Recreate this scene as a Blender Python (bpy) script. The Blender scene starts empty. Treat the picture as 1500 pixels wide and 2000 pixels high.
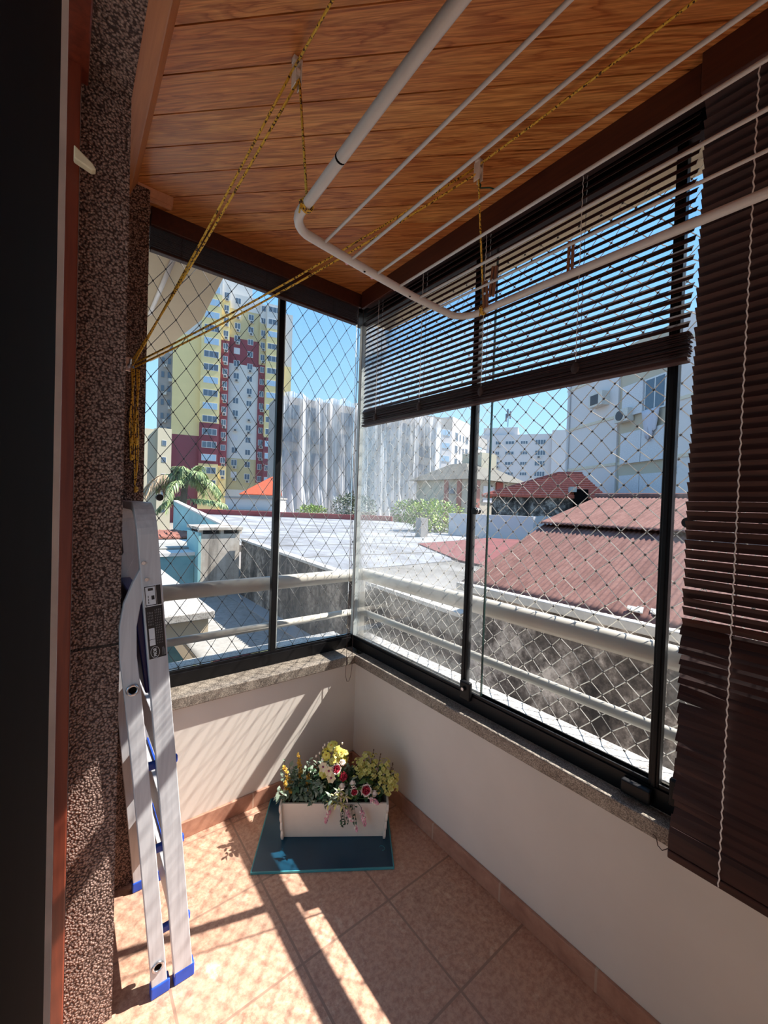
import bpy, math, random
from mathutils import Vector as Vc, Matrix
random.seed(7)
PI = math.pi
scn = bpy.context.scene
COL = scn.collection
def col(o): COL.objects.link(o); return o

# ------------------------------------------------------------------ materials
def srgb(r, g, b):
    f = lambda c: (c/255/12.92) if c/255 <= .04045 else ((c/255+.055)/1.055)**2.4
    return (f(r), f(g), f(b), 1)
class N:
    """small node helper"""
    def __init__(s, name):
        s.m = bpy.data.materials.new(name); s.m.use_nodes = True
        s.t = s.m.node_tree; s.n = s.t.nodes; s.l = s.t.links
        s.b = s.n['Principled BSDF']; s.out = s.n['Material Output']
    def add(s, typ, **kw):
        x = s.n.new(typ)
        for k, v in kw.items(): setattr(x, k, v)
        return x
    def put(s, sock, v):
        if hasattr(v, 'node'): s.l.new(v, sock)
        elif v is not None: sock.default_value = v
    def coord(s, kind='Object'): return s.add('ShaderNodeTexCoord').outputs[kind]
    def mapping(s, vec, scale=(1, 1, 1), rot=(0, 0, 0)):
        x = s.add('ShaderNodeMapping'); s.put(x.inputs['Vector'], vec)
        x.inputs['Scale'].default_value = scale; x.inputs['Rotation'].default_value = rot
        return x.outputs[0]
    def noise(s, vec, scale, detail=3, rough=.55, dist=0):
        x = s.add('ShaderNodeTexNoise'); s.put(x.inputs['Vector'], vec)
        x.inputs['Scale'].default_value = scale; x.inputs['Detail'].default_value = detail
        x.inputs['Roughness'].default_value = rough; x.inputs['Distortion'].default_value = dist
        return x.outputs['Fac']
    def math(s, op, a, b=None, c=None):
        x = s.add('ShaderNodeMath', operation=op); s.put(x.inputs[0], a)
        if b is not None: s.put(x.inputs[1], b)
        if c is not None: s.put(x.inputs[2], c)
        return x.outputs[0]
    def ramp(s, fac, stops):
        x = s.add('ShaderNodeValToRGB'); s.put(x.inputs[0], fac)
        e = x.color_ramp.elements
        while len(e) < len(stops): e.new(.5)
        for i, (p, c) in enumerate(stops): e[i].position = p; e[i].color = c
        return x.outputs[0]
    def mix(s, fac, a, b, mode='MIX'):
        x = s.add('ShaderNodeMix', data_type='RGBA', blend_type=mode)
        s.put(x.inputs[0], fac); s.put(x.inputs[6], a); s.put(x.inputs[7], b)
        return x.outputs[2]
    def bump(s, h, strength=.3, dist=.01):
        x = s.add('ShaderNodeBump'); s.put(x.inputs['Height'], h)
        x.inputs['Strength'].default_value = strength; x.inputs['Distance'].default_value = dist
        s.l.new(x.outputs[0], s.b.inputs['Normal'])
    def sep(s, vec):
        x = s.add('ShaderNodeSeparateXYZ'); s.put(x.inputs[0], vec); return x.outputs
    def fin(s, color=None, rough=.6, metal=0, spec=None):
        s.put(s.b.inputs['Base Color'], color); s.put(s.b.inputs['Roughness'], rough)
        s.b.inputs['Metallic'].default_value = metal
        if spec is not None: s.b.inputs['Specular IOR Level'].default_value = spec
        return s.m
def plain(name, c, rough=.55, metal=0, var=.12, scale=18, bump=0, spec=None):
    n = N(name); v = n.coord()
    f = n.noise(v, scale, 4)
    lo = tuple(x*(1-var) for x in c[:3])+(1,); hi = tuple(min(1, x*(1+var)) for x in c[:3])+(1,)
    if bump: n.bump(f, bump, .004)
    return n.fin(n.ramp(f, [(.3, lo), (.7, hi)]), rough, metal, spec)

def mat_floor(name, gx=-.66, gy=-.715, p=.335):
    n = N(name); v = n.coord(); s = n.sep(v)
    def line(o, g):
        u = n.math('DIVIDE', n.math('SUBTRACT', o, g), p)
        fr = n.math('FRACT', n.math('ADD', u, 50.5))
        d = n.math('ABSOLUTE', n.math('SUBTRACT', fr, .5))
        return n.math('LESS_THAN', d, .011), n.math('FLOOR', n.math('ADD', u, 50))
    lx, ix = line(s[0], gx); ly, iy = line(s[1], gy)
    g = n.math('MAXIMUM', lx, ly)
    w = n.add('ShaderNodeTexWhiteNoise', noise_dimensions='2D')
    c = n.add('ShaderNodeCombineXYZ'); n.put(c.inputs[0], ix); n.put(c.inputs[1], iy); n.l.new(c.outputs[0], w.inputs[0])
    f1 = n.noise(v, 10, 7, .72, .8); f2 = n.noise(v, 60, 6, .75)
    base = n.ramp(f1, [(.28, srgb(180, 138, 119)), (.45, srgb(207, 173, 152)), (.55, srgb(205, 165, 142)), (.7, srgb(226, 203, 182))])
    fine = n.ramp(f2, [(.36, srgb(168, 126, 108)), (.58, srgb(255, 248, 238))])
    b = n.mix(.62, base, fine, 'MULTIPLY')
    b = n.mix(n.math('MULTIPLY', w.outputs[0], .22), b, srgb(206, 160, 138))
    colr = n.mix(g, b, srgb(158, 126, 108))
    n.bump(n.math('SUBTRACT', n.math('MULTIPLY', f2, .25), g), .35, .003)
    return n.fin(colr, .38)
def mat_skirt(name, axis, g):
    n = N(name); v = n.coord(); s = n.sep(v)
    u = n.math('FRACT', n.math('ADD', n.math('DIVIDE', n.math('SUBTRACT', s[axis], g), .335), 50.5))
    l = n.math('LESS_THAN', n.math('ABSOLUTE', n.math('SUBTRACT', u, .5)), .011)
    f1 = n.noise(v, 12, 6, .65, .4)
    b = n.ramp(f1, [(.3, srgb(156, 110, 92)), (.7, srgb(196, 150, 126))])
    return n.fin(n.mix(l, b, srgb(190, 160, 140)), .45)
def mat_ceil(name):
    n = N(name); v = n.coord()
    isl = n.add('ShaderNodeNewGeometry').outputs['Random Per Island']
    cb = n.add('ShaderNodeCombineXYZ'); n.put(cb.inputs[0], n.math('MULTIPLY', isl, 9)); n.put(cb.inputs[1], n.math('MULTIPLY', isl, 5))
    ad = n.add('ShaderNodeVectorMath', operation='ADD'); n.put(ad.inputs[0], v); n.l.new(cb.outputs[0], ad.inputs[1])
    m = n.mapping(ad.outputs[0], rot=(0, 0, PI/4))
    m1 = n.mapping(m, scale=(.9, 11, 1)); m2 = n.mapping(m, scale=(4, 110, 1))
    f1 = n.noise(m1, 2.2, 4, .5, 1.2); f2 = n.noise(m2, 2.0, 3, .6)
    w = n.math('FRACT', n.math('MULTIPLY', f1, 5))
    a = n.ramp(w, [(0, srgb(240, 170, 102)), (.5, srgb(250, 188, 118)), (.88, srgb(200, 128, 72)), (1, srgb(240, 170, 102))])
    b = n.ramp(f2, [(.38, srgb(196, 172, 150)), (.62, (1, 1, 1, 1))])
    c = n.mix(.75, a, b, 'MULTIPLY')
    t = n.ramp(isl, [(0, srgb(235, 205, 190)), (1, srgb(255, 246, 236))])
    n.bump(f2, .06, .002)
    return n.fin(n.mix(1, c, t, 'MULTIPLY'), .34)
def mat_wood(name, c1, c2, rough=.4, axis=1):
    n = N(name); v = n.coord(); sc = [26, 26, 26]; sc[axis] = 1.6
    f = n.noise(n.mapping(v, scale=sc), 2.2, 4, .6, .6)
    n.bump(f, .08, .002)
    return n.fin(n.ramp(f, [(.3, c1), (.7, c2)]), rough)
def mat_stone(name):
    n = N(name); v = n.coord()
    wn = n.add('ShaderNodeTexNoise'); n.put(wn.inputs['Vector'], v); wn.inputs['Scale'].default_value = 120
    ad = n.add('ShaderNodeVectorMath', operation='MULTIPLY_ADD'); n.l.new(wn.outputs['Color'], ad.inputs[0]); ad.inputs[1].default_value = (.006, .006, .006); n.put(ad.inputs[2], v)
    x = n.add('ShaderNodeTexVoronoi', feature='SMOOTH_F1'); n.l.new(ad.outputs[0], x.inputs['Vector']); x.inputs['Scale'].default_value = 175; x.inputs['Smoothness'].default_value = .25
    g = n.sep(x.outputs['Color'])[0]
    c = n.ramp(g, [(0, srgb(142, 114, 104)), (.4, srgb(172, 142, 130)), (.75, srgb(194, 166, 152)), (1, srgb(156, 126, 114))])
    d = n.ramp(x.outputs['Distance'], [(.34, (1, 1, 1, 1)), (.66, srgb(104, 84, 77))])  # crevices between pebbles darkened in the colour, standing in for their shade
    c = n.mix(1, c, d, 'MULTIPLY')
    z = n.sep(v)[2]
    ln = n.math('LESS_THAN', n.math('ABSOLUTE', n.math('SUBTRACT', z, 1.016)), .0035)
    n.bump(n.math('SUBTRACT', 1, x.outputs['Distance']), 1, .006)
    return n.fin(n.mix(ln, c, srgb(50, 38, 34)), .7)
def mat_granite(name, cs, scale=430):
    n = N(name); v = n.coord()
    x = n.add('ShaderNodeTexVoronoi'); n.put(x.inputs['Vector'], v); x.inputs['Scale'].default_value = scale
    f = n.sep(x.outputs['Color'])[1]
    return n.fin(n.mix(.35, n.ramp(f, cs), n.ramp(n.noise(v, 14, 5), [(.3, cs[0][1]), (.7, cs[-1][1])])), .35)
def mat_stain(name, c1, c2, c3, scale=1.4, stretch=(1, 1, .45), rough=.85, speck=11, dk=.3):
    n = N(name); v = n.coord(); m = n.mapping(v, scale=stretch)
    f = n.noise(m, scale, 9, .68, .1); g = n.noise(v, 11, 6, .7)
    a = n.ramp(f, [(.40, c1), (.5, c2), (.60, c3)])
    b = n.ramp(n.noise(v, speck, 8, .75), [(.42, (dk, dk*.95, dk*.92, 1)), (.56, (1, 1, 1, 1))])
    n.bump(g, .3, .02)
    return n.fin(n.mix(.8, a, b, 'MULTIPLY'), rough)
def mat_roofbrown(name):
    n = N(name); v = n.coord()
    f = n.noise(n.mapping(v, scale=(.8, 3, .8)), 3, 7, .75); g = n.noise(v, 30, 4, .7)
    a = n.ramp(f, [(.3, srgb(112, 82, 76)), (.55, srgb(136, 102, 94)), (.75, srgb(152, 120, 110))])
    return n.fin(n.mix(.4, a, n.ramp(g, [(.35, (.6, .55, .55, 1)), (.65, (1, 1, 1, 1))]), 'MULTIPLY'), .9, spec=.05)
def mat_glass(name, grime=.04, tint=(1, 1, 1, 1)):
    n = N(name); v = n.coord()
    tr = n.add('ShaderNodeBsdfTransparent'); tr.inputs[0].default_value = tint
    gl = n.add('ShaderNodeBsdfGlossy'); gl.inputs['Roughness'].default_value = .02
    lw = n.add('ShaderNodeLayerWeight'); lw.inputs[0].default_value = .18
    mx = n.add('ShaderNodeMixShader'); n.put(mx.inputs[0], n.math('MULTIPLY', lw.outputs['Fresnel'], .75))
    n.l.new(tr.outputs[0], mx.inputs[1]); n.l.new(gl.outputs[0], mx.inputs[2])
    df = n.add('ShaderNodeBsdfDiffuse'); df.inputs[0].default_value = (.8, .84, .84, 1)
    ts = n.add('ShaderNodeBsdfTranslucent'); ts.inputs[0].default_value = (.8, .84, .84, 1)
    ms = n.add('ShaderNodeMixShader'); ms.inputs[0].default_value = .5
    n.l.new(df.outputs[0], ms.inputs[1]); n.l.new(ts.outputs[0], ms.inputs[2])
    f = n.noise(n.mapping(v, scale=(1.5, 1.5, .7)), 3, 5, .65, .5)
    fac = n.math('MULTIPLY', n.math('ADD', n.math('MULTIPLY', f, 1.6), .2), grime)
    m2 = n.add('ShaderNodeMixShader'); n.put(m2.inputs[0], fac)
    n.l.new(mx.outputs[0], m2.inputs[1]); n.l.new(ms.outputs[0], m2.inputs[2])
    n.l.new(m2.outputs[0], n.out.inputs[0])
    return n.m
def mat_drape(name):
    n = N(name); v = n.coord()
    tr = n.add('ShaderNodeBsdfTransparent')
    df = n.add('ShaderNodeBsdfDiffuse'); ts = n.add('ShaderNodeBsdfTranslucent')
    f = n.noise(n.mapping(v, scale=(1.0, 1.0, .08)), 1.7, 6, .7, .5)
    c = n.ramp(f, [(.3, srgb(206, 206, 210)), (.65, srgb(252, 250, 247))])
    n.l.new(c, df.inputs[0]); n.l.new(c, ts.inputs[0])
    ms = n.add('ShaderNodeMixShader'); ms.inputs[0].default_value = .4
    n.l.new(df.outputs[0], ms.inputs[1]); n.l.new(ts.outputs[0], ms.inputs[2])
    mx = n.add('ShaderNodeMixShader')
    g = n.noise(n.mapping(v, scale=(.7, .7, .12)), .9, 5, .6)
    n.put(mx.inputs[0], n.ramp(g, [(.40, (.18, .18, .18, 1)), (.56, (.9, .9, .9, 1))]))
    n.l.new(tr.outputs[0], mx.inputs[1]); n.l.new(ms.outputs[0], mx.inputs[2])
    n.l.new(mx.outputs[0], n.out.inputs[0])
    return n.m
def mat_rope(name):
    n = N(name); v = n.coord()
    x = n.add('ShaderNodeTexVoronoi'); n.put(x.inputs['Vector'], v); x.inputs['Scale'].default_value = 260
    g = n.sep(x.outputs['Color'])[0]
    return n.fin(n.ramp(g, [(.2, srgb(84, 50, 22)), (.23, srgb(232, 180, 52)), (1, srgb(246, 206, 90))]), .6)
def mat_leaf(name, a, b, rough=.55):
    n = N(name)
    isl = n.add('ShaderNodeNewGeometry').outputs['Random Per Island']
    m = n.fin(n.ramp(isl, [(0, a), (1, b)]), rough)
    n.b.inputs['Subsurface Weight'].default_value = 0
    return m
def mat_water(name):
    n = N(name); v = n.coord(); f = n.noise(v, 2.5, 5, .6, .5)
    return n.fin(n.ramp(f, [(.3, srgb(88, 142, 152)), (.7, srgb(120, 172, 180))]), .5)

M = dict(
    floor=mat_floor('floor_tiles'), ceil=mat_ceil('ceiling_wood'), groove=plain('ceiling_groove', srgb(52, 22, 14), .8),
    skx=mat_skirt('skirting_tiles_x', 0, -.22), sky=mat_skirt('skirting_tiles_y', 1, -1.29),
    white=plain('wall_paint', srgb(224, 216, 206), .7, var=.03, scale=6),
    stone=mat_stone('pebble_stone'),
    granite=mat_granite('granite_sill', [(.1, srgb(52, 45, 42)), (.45, srgb(126, 114, 103)), (.9, srgb(186, 175, 160))]),
    wgranite=mat_granite('granite_ledge', [(.08, srgb(120, 112, 106)), (.3, srgb(186, 181, 172)), (.95, srgb(206, 203, 196))], 160),
    black=plain('black_aluminium', srgb(20, 19, 21), .42, var=.1, spec=.25), blackm=plain('black_plastic', srgb(16, 16, 17), .4),
    blind=mat_wood('dark_slat_wood', srgb(46, 22, 19), srgb(72, 38, 31), .55, 1),
    valance=mat_wood('valance_wood', srgb(64, 30, 22), srgb(84, 42, 28), .45, 1),
    cord=plain('blind_cord', srgb(235, 230, 226), .7), cordb=plain('dark_cord', srgb(60, 42, 38), .7),
    trim=mat_wood('trim_wood', srgb(186, 116, 68), srgb(208, 138, 86), .35, 1),
    redwood=mat_wood('door_wood', srgb(96, 38, 24), srgb(128, 56, 34), .4, 2), dark=plain('dark_room', srgb(18, 14, 14), .95, spec=.05),
    wstrip=plain('weather_strip', srgb(240, 234, 228), .8), cream=plain('cream_plastic', srgb(226, 212, 178), .5),
    enamel=plain('white_enamel', srgb(226, 222, 218), .32, var=.03), steel=plain('steel', srgb(190, 190, 195), .25, .9),
    alum=mat_wood('brushed_aluminium', srgb(188, 188, 192), srgb(214, 214, 216), .36, 2),
    blue=plain('blue_plastic', srgb(28, 78, 190), .4), navy=plain('navy_plastic', srgb(16, 24, 92), .4),
    stkb=plain('sticker_black', srgb(22, 22, 26), .45), stkw=plain('sticker_white', srgb(228, 228, 230), .5), stkg=plain('sticker_grey', srgb(128, 128, 132), .5),
    peg=mat_wood('peg_wood', srgb(120, 76, 48), srgb(160, 108, 72), .7, 2),
    rope=mat_rope('yellow_rope'), green=plain('green_cord', srgb(30, 70, 52), .8), pulley=plain('pulley_plastic', srgb(224, 214, 202), .5),
    netl=plain('net_cord_left', srgb(118, 116, 112), .7), netr=plain('net_cord_right', srgb(240, 234, 224), .7), knot=plain('net_knot', srgb(40, 36, 34), .8),
    glass=mat_glass('window_glass', .02), glassh=mat_glass('dusty_glass', .06), edge=plain('glass_edge', srgb(40, 62, 58), .2),
    edgew=plain('glass_edge_pale', srgb(200, 208, 206), .25),
    rail=plain('railing_paint', srgb(208, 203, 190), .42, var=.05, scale=9),
    mat=plain('teal_board', srgb(14, 64, 88), .3, var=.18, scale=6), matedge=plain('teal_edge', srgb(70, 150, 158), .35),
    pot=plain('planter_paint', srgb(236, 224, 208), .6, var=.03), soil=plain('soil', srgb(60, 44, 34), .9),
    lf1=mat_leaf('leaf_sage', srgb(96, 118, 96), srgb(176, 190, 170)), lf2=mat_leaf('leaf_green', srgb(44, 84, 34), srgb(112, 146, 66)),
    lf3=mat_leaf('leaf_deep', srgb(30, 66, 44), srgb(84, 122, 84)), stem=plain('stem', srgb(70, 96, 48), .6), bstem=plain('brown_stem', srgb(90, 62, 42), .7),
    yel=mat_leaf('petal_yellow', srgb(236, 226, 84), srgb(246, 240, 150)), gold=mat_leaf('petal_gold', srgb(206, 160, 52), srgb(232, 196, 92)),
    lime=mat_leaf('petal_lime', srgb(200, 200, 96), srgb(226, 220, 140)), rose=mat_leaf('petal_red', srgb(150, 16, 44), srgb(196, 40, 70)),
    cpet=mat_leaf('petal_cream', srgb(246, 226, 212), srgb(250, 240, 226)), pink=mat_leaf('petal_pink', srgb(226, 150, 166), srgb(244, 196, 204)),
    orch=mat_leaf('petal_orchid', srgb(240, 214, 150), srgb(248, 232, 200)), purple=plain('orchid_lip', srgb(156, 72, 108), .6),
    cwall=mat_stain('stained_concrete', srgb(52, 46, 42), srgb(112, 102, 92), srgb(172, 160, 146)),
    dwall=mat_stain('mouldy_wall', srgb(48, 42, 40), srgb(108, 98, 92), srgb(206, 194, 184), 1.6, (1, 1, .8), .85, 9),
    cbox=mat_stain('streaked_render', srgb(128, 120, 110), srgb(184, 174, 160), srgb(204, 195, 182), 1.6, (1, 1, .12), .85, 3, .8),
    flat=mat_stain('flat_roof', srgb(122, 124, 128), srgb(148, 152, 158), srgb(164, 168, 174), .6, (1, .4, 1), .85, 1.2, .78),
    flat2=mat_stain('flat_roof_bare', srgb(108, 106, 100), srgb(128, 126, 122), srgb(140, 138, 134), .9, (1, .4, 1), .85, 2, .78),
    cgrey=plain('grey_sheet', srgb(150, 147, 140), .8, var=.2, scale=7), broof=mat_roofbrown('brown_sheet'),
    gut=plain('gutter_paint', srgb(186, 182, 176), .6), rroof=plain('dark_red_roof', srgb(112, 54, 52), .85, var=.2, scale=3), redp=plain('red_paint', srgb(160, 66, 66), .8, var=.15, scale=3),
    teal=plain('teal_render', srgb(136, 182, 184), .8, var=.08, scale=2), pool=mat_water('teal_pool_render'),
    otl=plain('old_roof_tile', srgb(140, 88, 72), .9, var=.25, scale=6), rtile=plain('roof_tile', srgb(206, 112, 92), .8, var=.25, scale=9), otile=plain('orange_tile', srgb(214, 98, 62), .8, var=.15, scale=4),
    by=plain('yellow_render', srgb(238, 216, 156), .85, var=.04, scale=.6), bo=plain('shaded_yellow_render', srgb(196, 182, 140), .85, var=.05, scale=.6),  # second render is the yellow darkened for the tower's shaded recesses
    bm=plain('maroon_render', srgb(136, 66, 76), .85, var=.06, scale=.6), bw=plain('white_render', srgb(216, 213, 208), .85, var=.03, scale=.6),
    bg=plain('grey_render', srgb(160, 156, 152), .85, var=.1, scale=.7), bl=plain('pale_render', srgb(214, 209, 208), .85, var=.03, scale=.6),
    bc=plain('cream_render', srgb(192, 184, 160), .85, var=.04, scale=.6), bb=plain('beige_render', srgb(192, 180, 160), .85, var=.05, scale=.6),
    brr=plain('brick_red_render', srgb(164, 86, 74), .85), band=plain('beige_band', srgb(212, 202, 182), .85),
    pglass=plain('pane_glass', srgb(84, 100, 116), .15), pgl2=plain('pane_blue', srgb(156, 184, 206), .2), shut=plain('white_shutter', srgb(208, 207, 210), .6),
    frame=plain('window_frame_paint', srgb(214, 214, 214), .5), acm=plain('ac_casing', srgb(208, 204, 196), .5), acd=plain('ac_grille', srgb(70, 72, 76), .6),
    hip=plain('grey_roof_tile', srgb(96, 93, 84), .85, var=.15, scale=2), soff=plain('soffit_paint', srgb(214, 196, 166), .8, var=.03),
    drape=mat_drape('white_sheeting'), asph=plain('ground_dirt', srgb(128, 122, 116), .9, var=.2, scale=.3), steelg=plain('antenna_steel', srgb(110, 116, 128), .5),
    palm=mat_leaf('palm_leaf', srgb(92, 118, 66), srgb(176, 190, 128)), pdry=mat_leaf('palm_dry', srgb(176, 146, 112), srgb(214, 186, 150)),
    bark=plain('bark', srgb(110, 92, 74), .9, var=.2), bush=mat_leaf('bush_leaf', srgb(110, 140, 52), srgb(182, 202, 100)), bushd=mat_leaf('bush_dark', srgb(62, 78, 54), srgb(140, 152, 122)),
    towel=plain('towel_cloth', srgb(200, 198, 208), .9, var=.03))

# ------------------------------------------------------------------ mesh builder
def wmat(o):
    m = o.matrix_basis.copy()
    return (wmat(o.parent) @ m) if o.parent else m
class MB:
    def __init__(s): s.V = []; s.F = []; s.I = []
    def v(s, p): s.V.append(tuple(p)); return len(s.V)-1
    def face(s, ids, m=0): s.F.append(tuple(ids)); s.I.append(m)
    def poly(s, pts, m=0): s.face([s.v(p) for p in pts], m); return s
    def hexa(s, p, m=0):
        b = len(s.V); s.V += [tuple(q) for q in p]
        for f in ((0, 3, 2, 1), (4, 5, 6, 7), (0, 1, 5, 4), (1, 2, 6, 5), (2, 3, 7, 6), (3, 0, 4, 7)): s.face([b+i for i in f], m)
        return s
    def box(s, x0, x1, y0, y1, z0, z1, m=0):
        return s.hexa([(x0, y0, z0), (x1, y0, z0), (x1, y1, z0), (x0, y1, z0), (x0, y0, z1), (x1, y0, z1), (x1, y1, z1), (x0, y1, z1)], m)
    def obox(s, c, a, b, d, m=0):
        c, a, b, d = Vc(c), Vc(a), Vc(b), Vc(d)
        return s.hexa([c-a-b-d, c+a-b-d, c+a+b-d, c-a+b-d, c-a-b+d, c+a-b+d, c+a+b+d, c-a+b+d], m)
    def ext(s, pts, vec, m=0):
        n = len(pts); b = len(s.V); vec = Vc(vec)
        s.V += [tuple(p) for p in pts] + [tuple(Vc(p)+vec) for p in pts]
        s.face([b+i for i in range(n)][::-1], m); s.face([b+n+i for i in range(n)], m)
        for i in range(n): j = (i+1) % n; s.face((b+i, b+j, b+n+j, b+n+i), m)
        return s
    def tube(s, pts, r, n=8, m=0, cap=True):
        pts = [Vc(p) for p in pts]; k = len(pts)
        R = r if isinstance(r, (list, tuple)) else [r]*k
        t0 = next((q-pts[0] for q in pts[1:] if (q-pts[0]).length > 1e-7)).normalized()
        a = t0.cross(Vc((0, 0, 1)) if abs(t0.z) < .9 else Vc((1, 0, 0))).normalized()
        rings = []
        for i, p in enumerate(pts):
            t = (pts[min(i+1, k-1)]-pts[max(i-1, 0)])
            if t.length < 1e-9: t = t0
            t.normalize(); a = (a-t*a.dot(t)); a.normalize(); c = t.cross(a)
            rings.append([s.v(p+(a*math.cos(2*PI*j/n)+c*math.sin(2*PI*j/n))*R[i]) for j in range(n)])
        for A, B in zip(rings, rings[1:]):
            for j in range(n): s.face((A[j], A[(j+1) % n], B[(j+1) % n], B[j]), m)
        if cap: s.face(rings[0][::-1], m); s.face(rings[-1], m)
        return s
    def sweep(s, pts, hx, hn, m=0, X=(1, 0, 0)):
        """rectangular section kept level with X"""
        X = Vc(X); pts = [Vc(p) for p in pts]; k = len(pts); rings = []
        for i, p in enumerate(pts):
            t = (pts[min(i+1, k-1)]-pts[max(i-1, 0)]).normalized(); n = t.cross(X).normalized(); x = n.cross(t).normalized()
            rings.append([s.v(p+x*a*hx+n*b*hn) for a, b in ((-1, -1), (1, -1), (1, 1), (-1, 1))])
        for A, B in zip(rings, rings[1:]):
            for j in range(4): s.face((A[j], A[(j+1) % 4], B[(j+1) % 4], B[j]), m)
        s.face(rings[0][::-1], m); s.face(rings[-1], m); return s
    def ball(s, c, r, n=8, m=0, sq=(1, 1, 1)):
        c = Vc(c); k = max(3, n//2); rows = []
        for i in range(k+1):
            th = PI*i/k
            rows.append([s.v((c.x+r*sq[0]*math.sin(th)*math.cos(2*PI*j/n), c.y+r*sq[1]*math.sin(th)*math.sin(2*PI*j/n), c.z+r*sq[2]*math.cos(th))) for j in range(n)])
        for A, B in zip(rows, rows[1:]):
            for j in range(n): s.face((A[j], B[j], B[(j+1) % n], A[(j+1) % n]), m)
        return s
    def octa(s, c, r, m=0):
        x, y, z = c; b = len(s.V)
        s.V += [(x+r, y, z), (x-r, y, z), (x, y+r, z), (x, y-r, z), (x, y, z+r), (x, y, z-r)]
        for f in ((0, 2, 4), (2, 1, 4), (1, 3, 4), (3, 0, 4), (2, 0, 5), (1, 2, 5), (3, 1, 5), (0, 3, 5)): s.face([b+i for i in f], m)
    def leaf(s, p, d, L, w, m=0, droop=.25, nrm=None):
        p = Vc(p); d = Vc(d).normalized()
        u = Vc(nrm) if nrm else Vc((random.uniform(-.4, .4), random.uniform(-.4, .4), 1))
        a = d.cross(u)
        if a.length < 1e-4: a = d.cross(Vc((1, 0, 0)))
        a.normalize(); n = a.cross(d)
        q = [p, p+d*L*.33+n*L*.06, p+d*L*.7-n*L*droop*.35, p+d*L-n*L*droop]
        ws = [w*.15, w*.5, w*.42]
        i0 = [s.v(q[i]-a*ws[i]) for i in range(3)]; i1 = [s.v(q[i]+a*ws[i]) for i in range(3)]; e = s.v(q[3])
        s.face((i0[0], i1[0], i1[1], i0[1]), m); s.face((i0[1], i1[1], i1[2], i0[2]), m); s.face((i0[2], i1[2], e), m)
    def build(s, name, mats, parent=None, smooth=False, bevel=0, local=False, origin=None, solid=0, xf=None):
        if not isinstance(mats, (list, tuple)): mats = [mats]
        me = bpy.data.meshes.new(name); V = s.V
        if xf is not None: V = [tuple(xf @ Vc(p)) for p in V]
        if parent and not local:
            iv = wmat(parent).inverted(); V = [tuple(iv @ Vc(p)) for p in V]
        elif origin is not None:
            o_ = Vc(origin); V = [tuple(Vc(p)-o_) for p in V]
        me.from_pydata(V, [], s.F); me.update()
        for mm in mats: me.materials.append(M[mm])
        me.polygons.foreach_set('material_index', s.I)
        if smooth: me.polygons.foreach_set('use_smooth', [True]*len(s.F))
        o = bpy.data.objects.new(name, me); col(o)
        if parent: o.parent = parent
        elif origin is not None: o.location = origin
        if bevel:
            b = o.modifiers.new('Bevel', 'BEVEL'); b.width = bevel; b.segments = 2; b.limit_method = 'ANGLE'
        if solid:
            b = o.modifiers.new('Solidify', 'SOLIDIFY'); b.thickness = solid; b.offset = 0
        return o
def tag(o, label=None, cat=None, group=None, kind=None):
    if label: o['label'] = label
    if cat: o['category'] = cat
    if group: o['group'] = group
    if kind: o['kind'] = kind
    return o
def root(name, loc, label=None, cat=None, group=None, kind=None, yaw=0):
    o = bpy.data.objects.new(name, None); o.empty_display_size = .05; col(o); o.location = loc; o.rotation_euler = (0, 0, yaw)
    return tag(o, label, cat, group, kind)
def struct(name, mb, mats, label=None, parent=None, **kw):
    o = mb.build(name, mats, parent, **kw)
    if not parent: o['kind'] = 'structure'
    if label: o['label'] = label
    return o
def arc(c, r, a0, a1, n, ax, ay):
    c, ax, ay = Vc(c), Vc(ax), Vc(ay)
    return [c+ax*r*math.cos(a0+(a1-a0)*i/n)+ay*r*math.sin(a0+(a1-a0)*i/n) for i in range(n+1)]

# ------------------------------------------------------------------ setting: balcony shell
YE = -5.4  # balcony lengthened, unseen behind the camera, to let in more sun and bounce
struct('floor', MB().box(-1.235, .0, YE, .0, -.12, 0), 'floor', 'terracotta tiled balcony floor in sun and shade')
b = MB()
def clip(poly, f):
    out = []
    for i, p in enumerate(poly):
        q = poly[(i+1) % len(poly)]; a, c = f(p), f(q)
        if a >= 0: out.append(p)
        if (a >= 0) != (c >= 0): t = a/(a-c); out.append((p[0]+(q[0]-p[0])*t, p[1]+(q[1]-p[1])*t))
    return out
s0 = -1.64-.1415*30
for k in range(60):
    lo, hi = s0+.1415*k+.0055, s0+.1415*(k+1)
    pl = [(-1.13, YE), (.13, YE), (.13, .13), (-1.13, .13)]
    pl = clip(pl, lambda p: p[0]+p[1]-lo)
    if len(pl) > 2: pl = clip(pl, lambda p: hi-p[0]-p[1])
    if len(pl) > 2: b.ext([(x, y, 2.5) for x, y in pl], (0, 0, .012), 0)
b.box(-1.235, .1, YE, .24, 2.512, 2.75, 1)
struct('ceiling', b, ['ceil', 'groove'], 'varnished diagonal wood plank ceiling')
struct('trim_4', MB().box(.1, .335, YE, .24, 2.5, 2.76), 'soff', 'pale concrete slab edge above the windows')
struct('wall_front', MB().box(-1.03, .0, 0, .20, -3.5, .556), 'white', 'low white wall under the far window')
struct('wall_right', MB().box(0, .20, YE, .20, -3.5, .556), 'white', 'low white wall under the long right window')
b = MB()
b.box(-1.235, -1.132, -.526, -.108, -.05, 2.5); b.box(-1.235, -1.03, -.11, .40, -3.5, 2.5)
b.box(-1.235, -1.132, YE, -.526, 2.432, 2.5)
struct('wall_left', b, 'stone', 'brown pebble stone wall and doorway reveal')
struct('wall_rear_left', MB().box(-1.235, -1.132, YE, -2.75, -.05, 2.43), 'white')  # unseen stretch made white to bounce daylight forward
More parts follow.
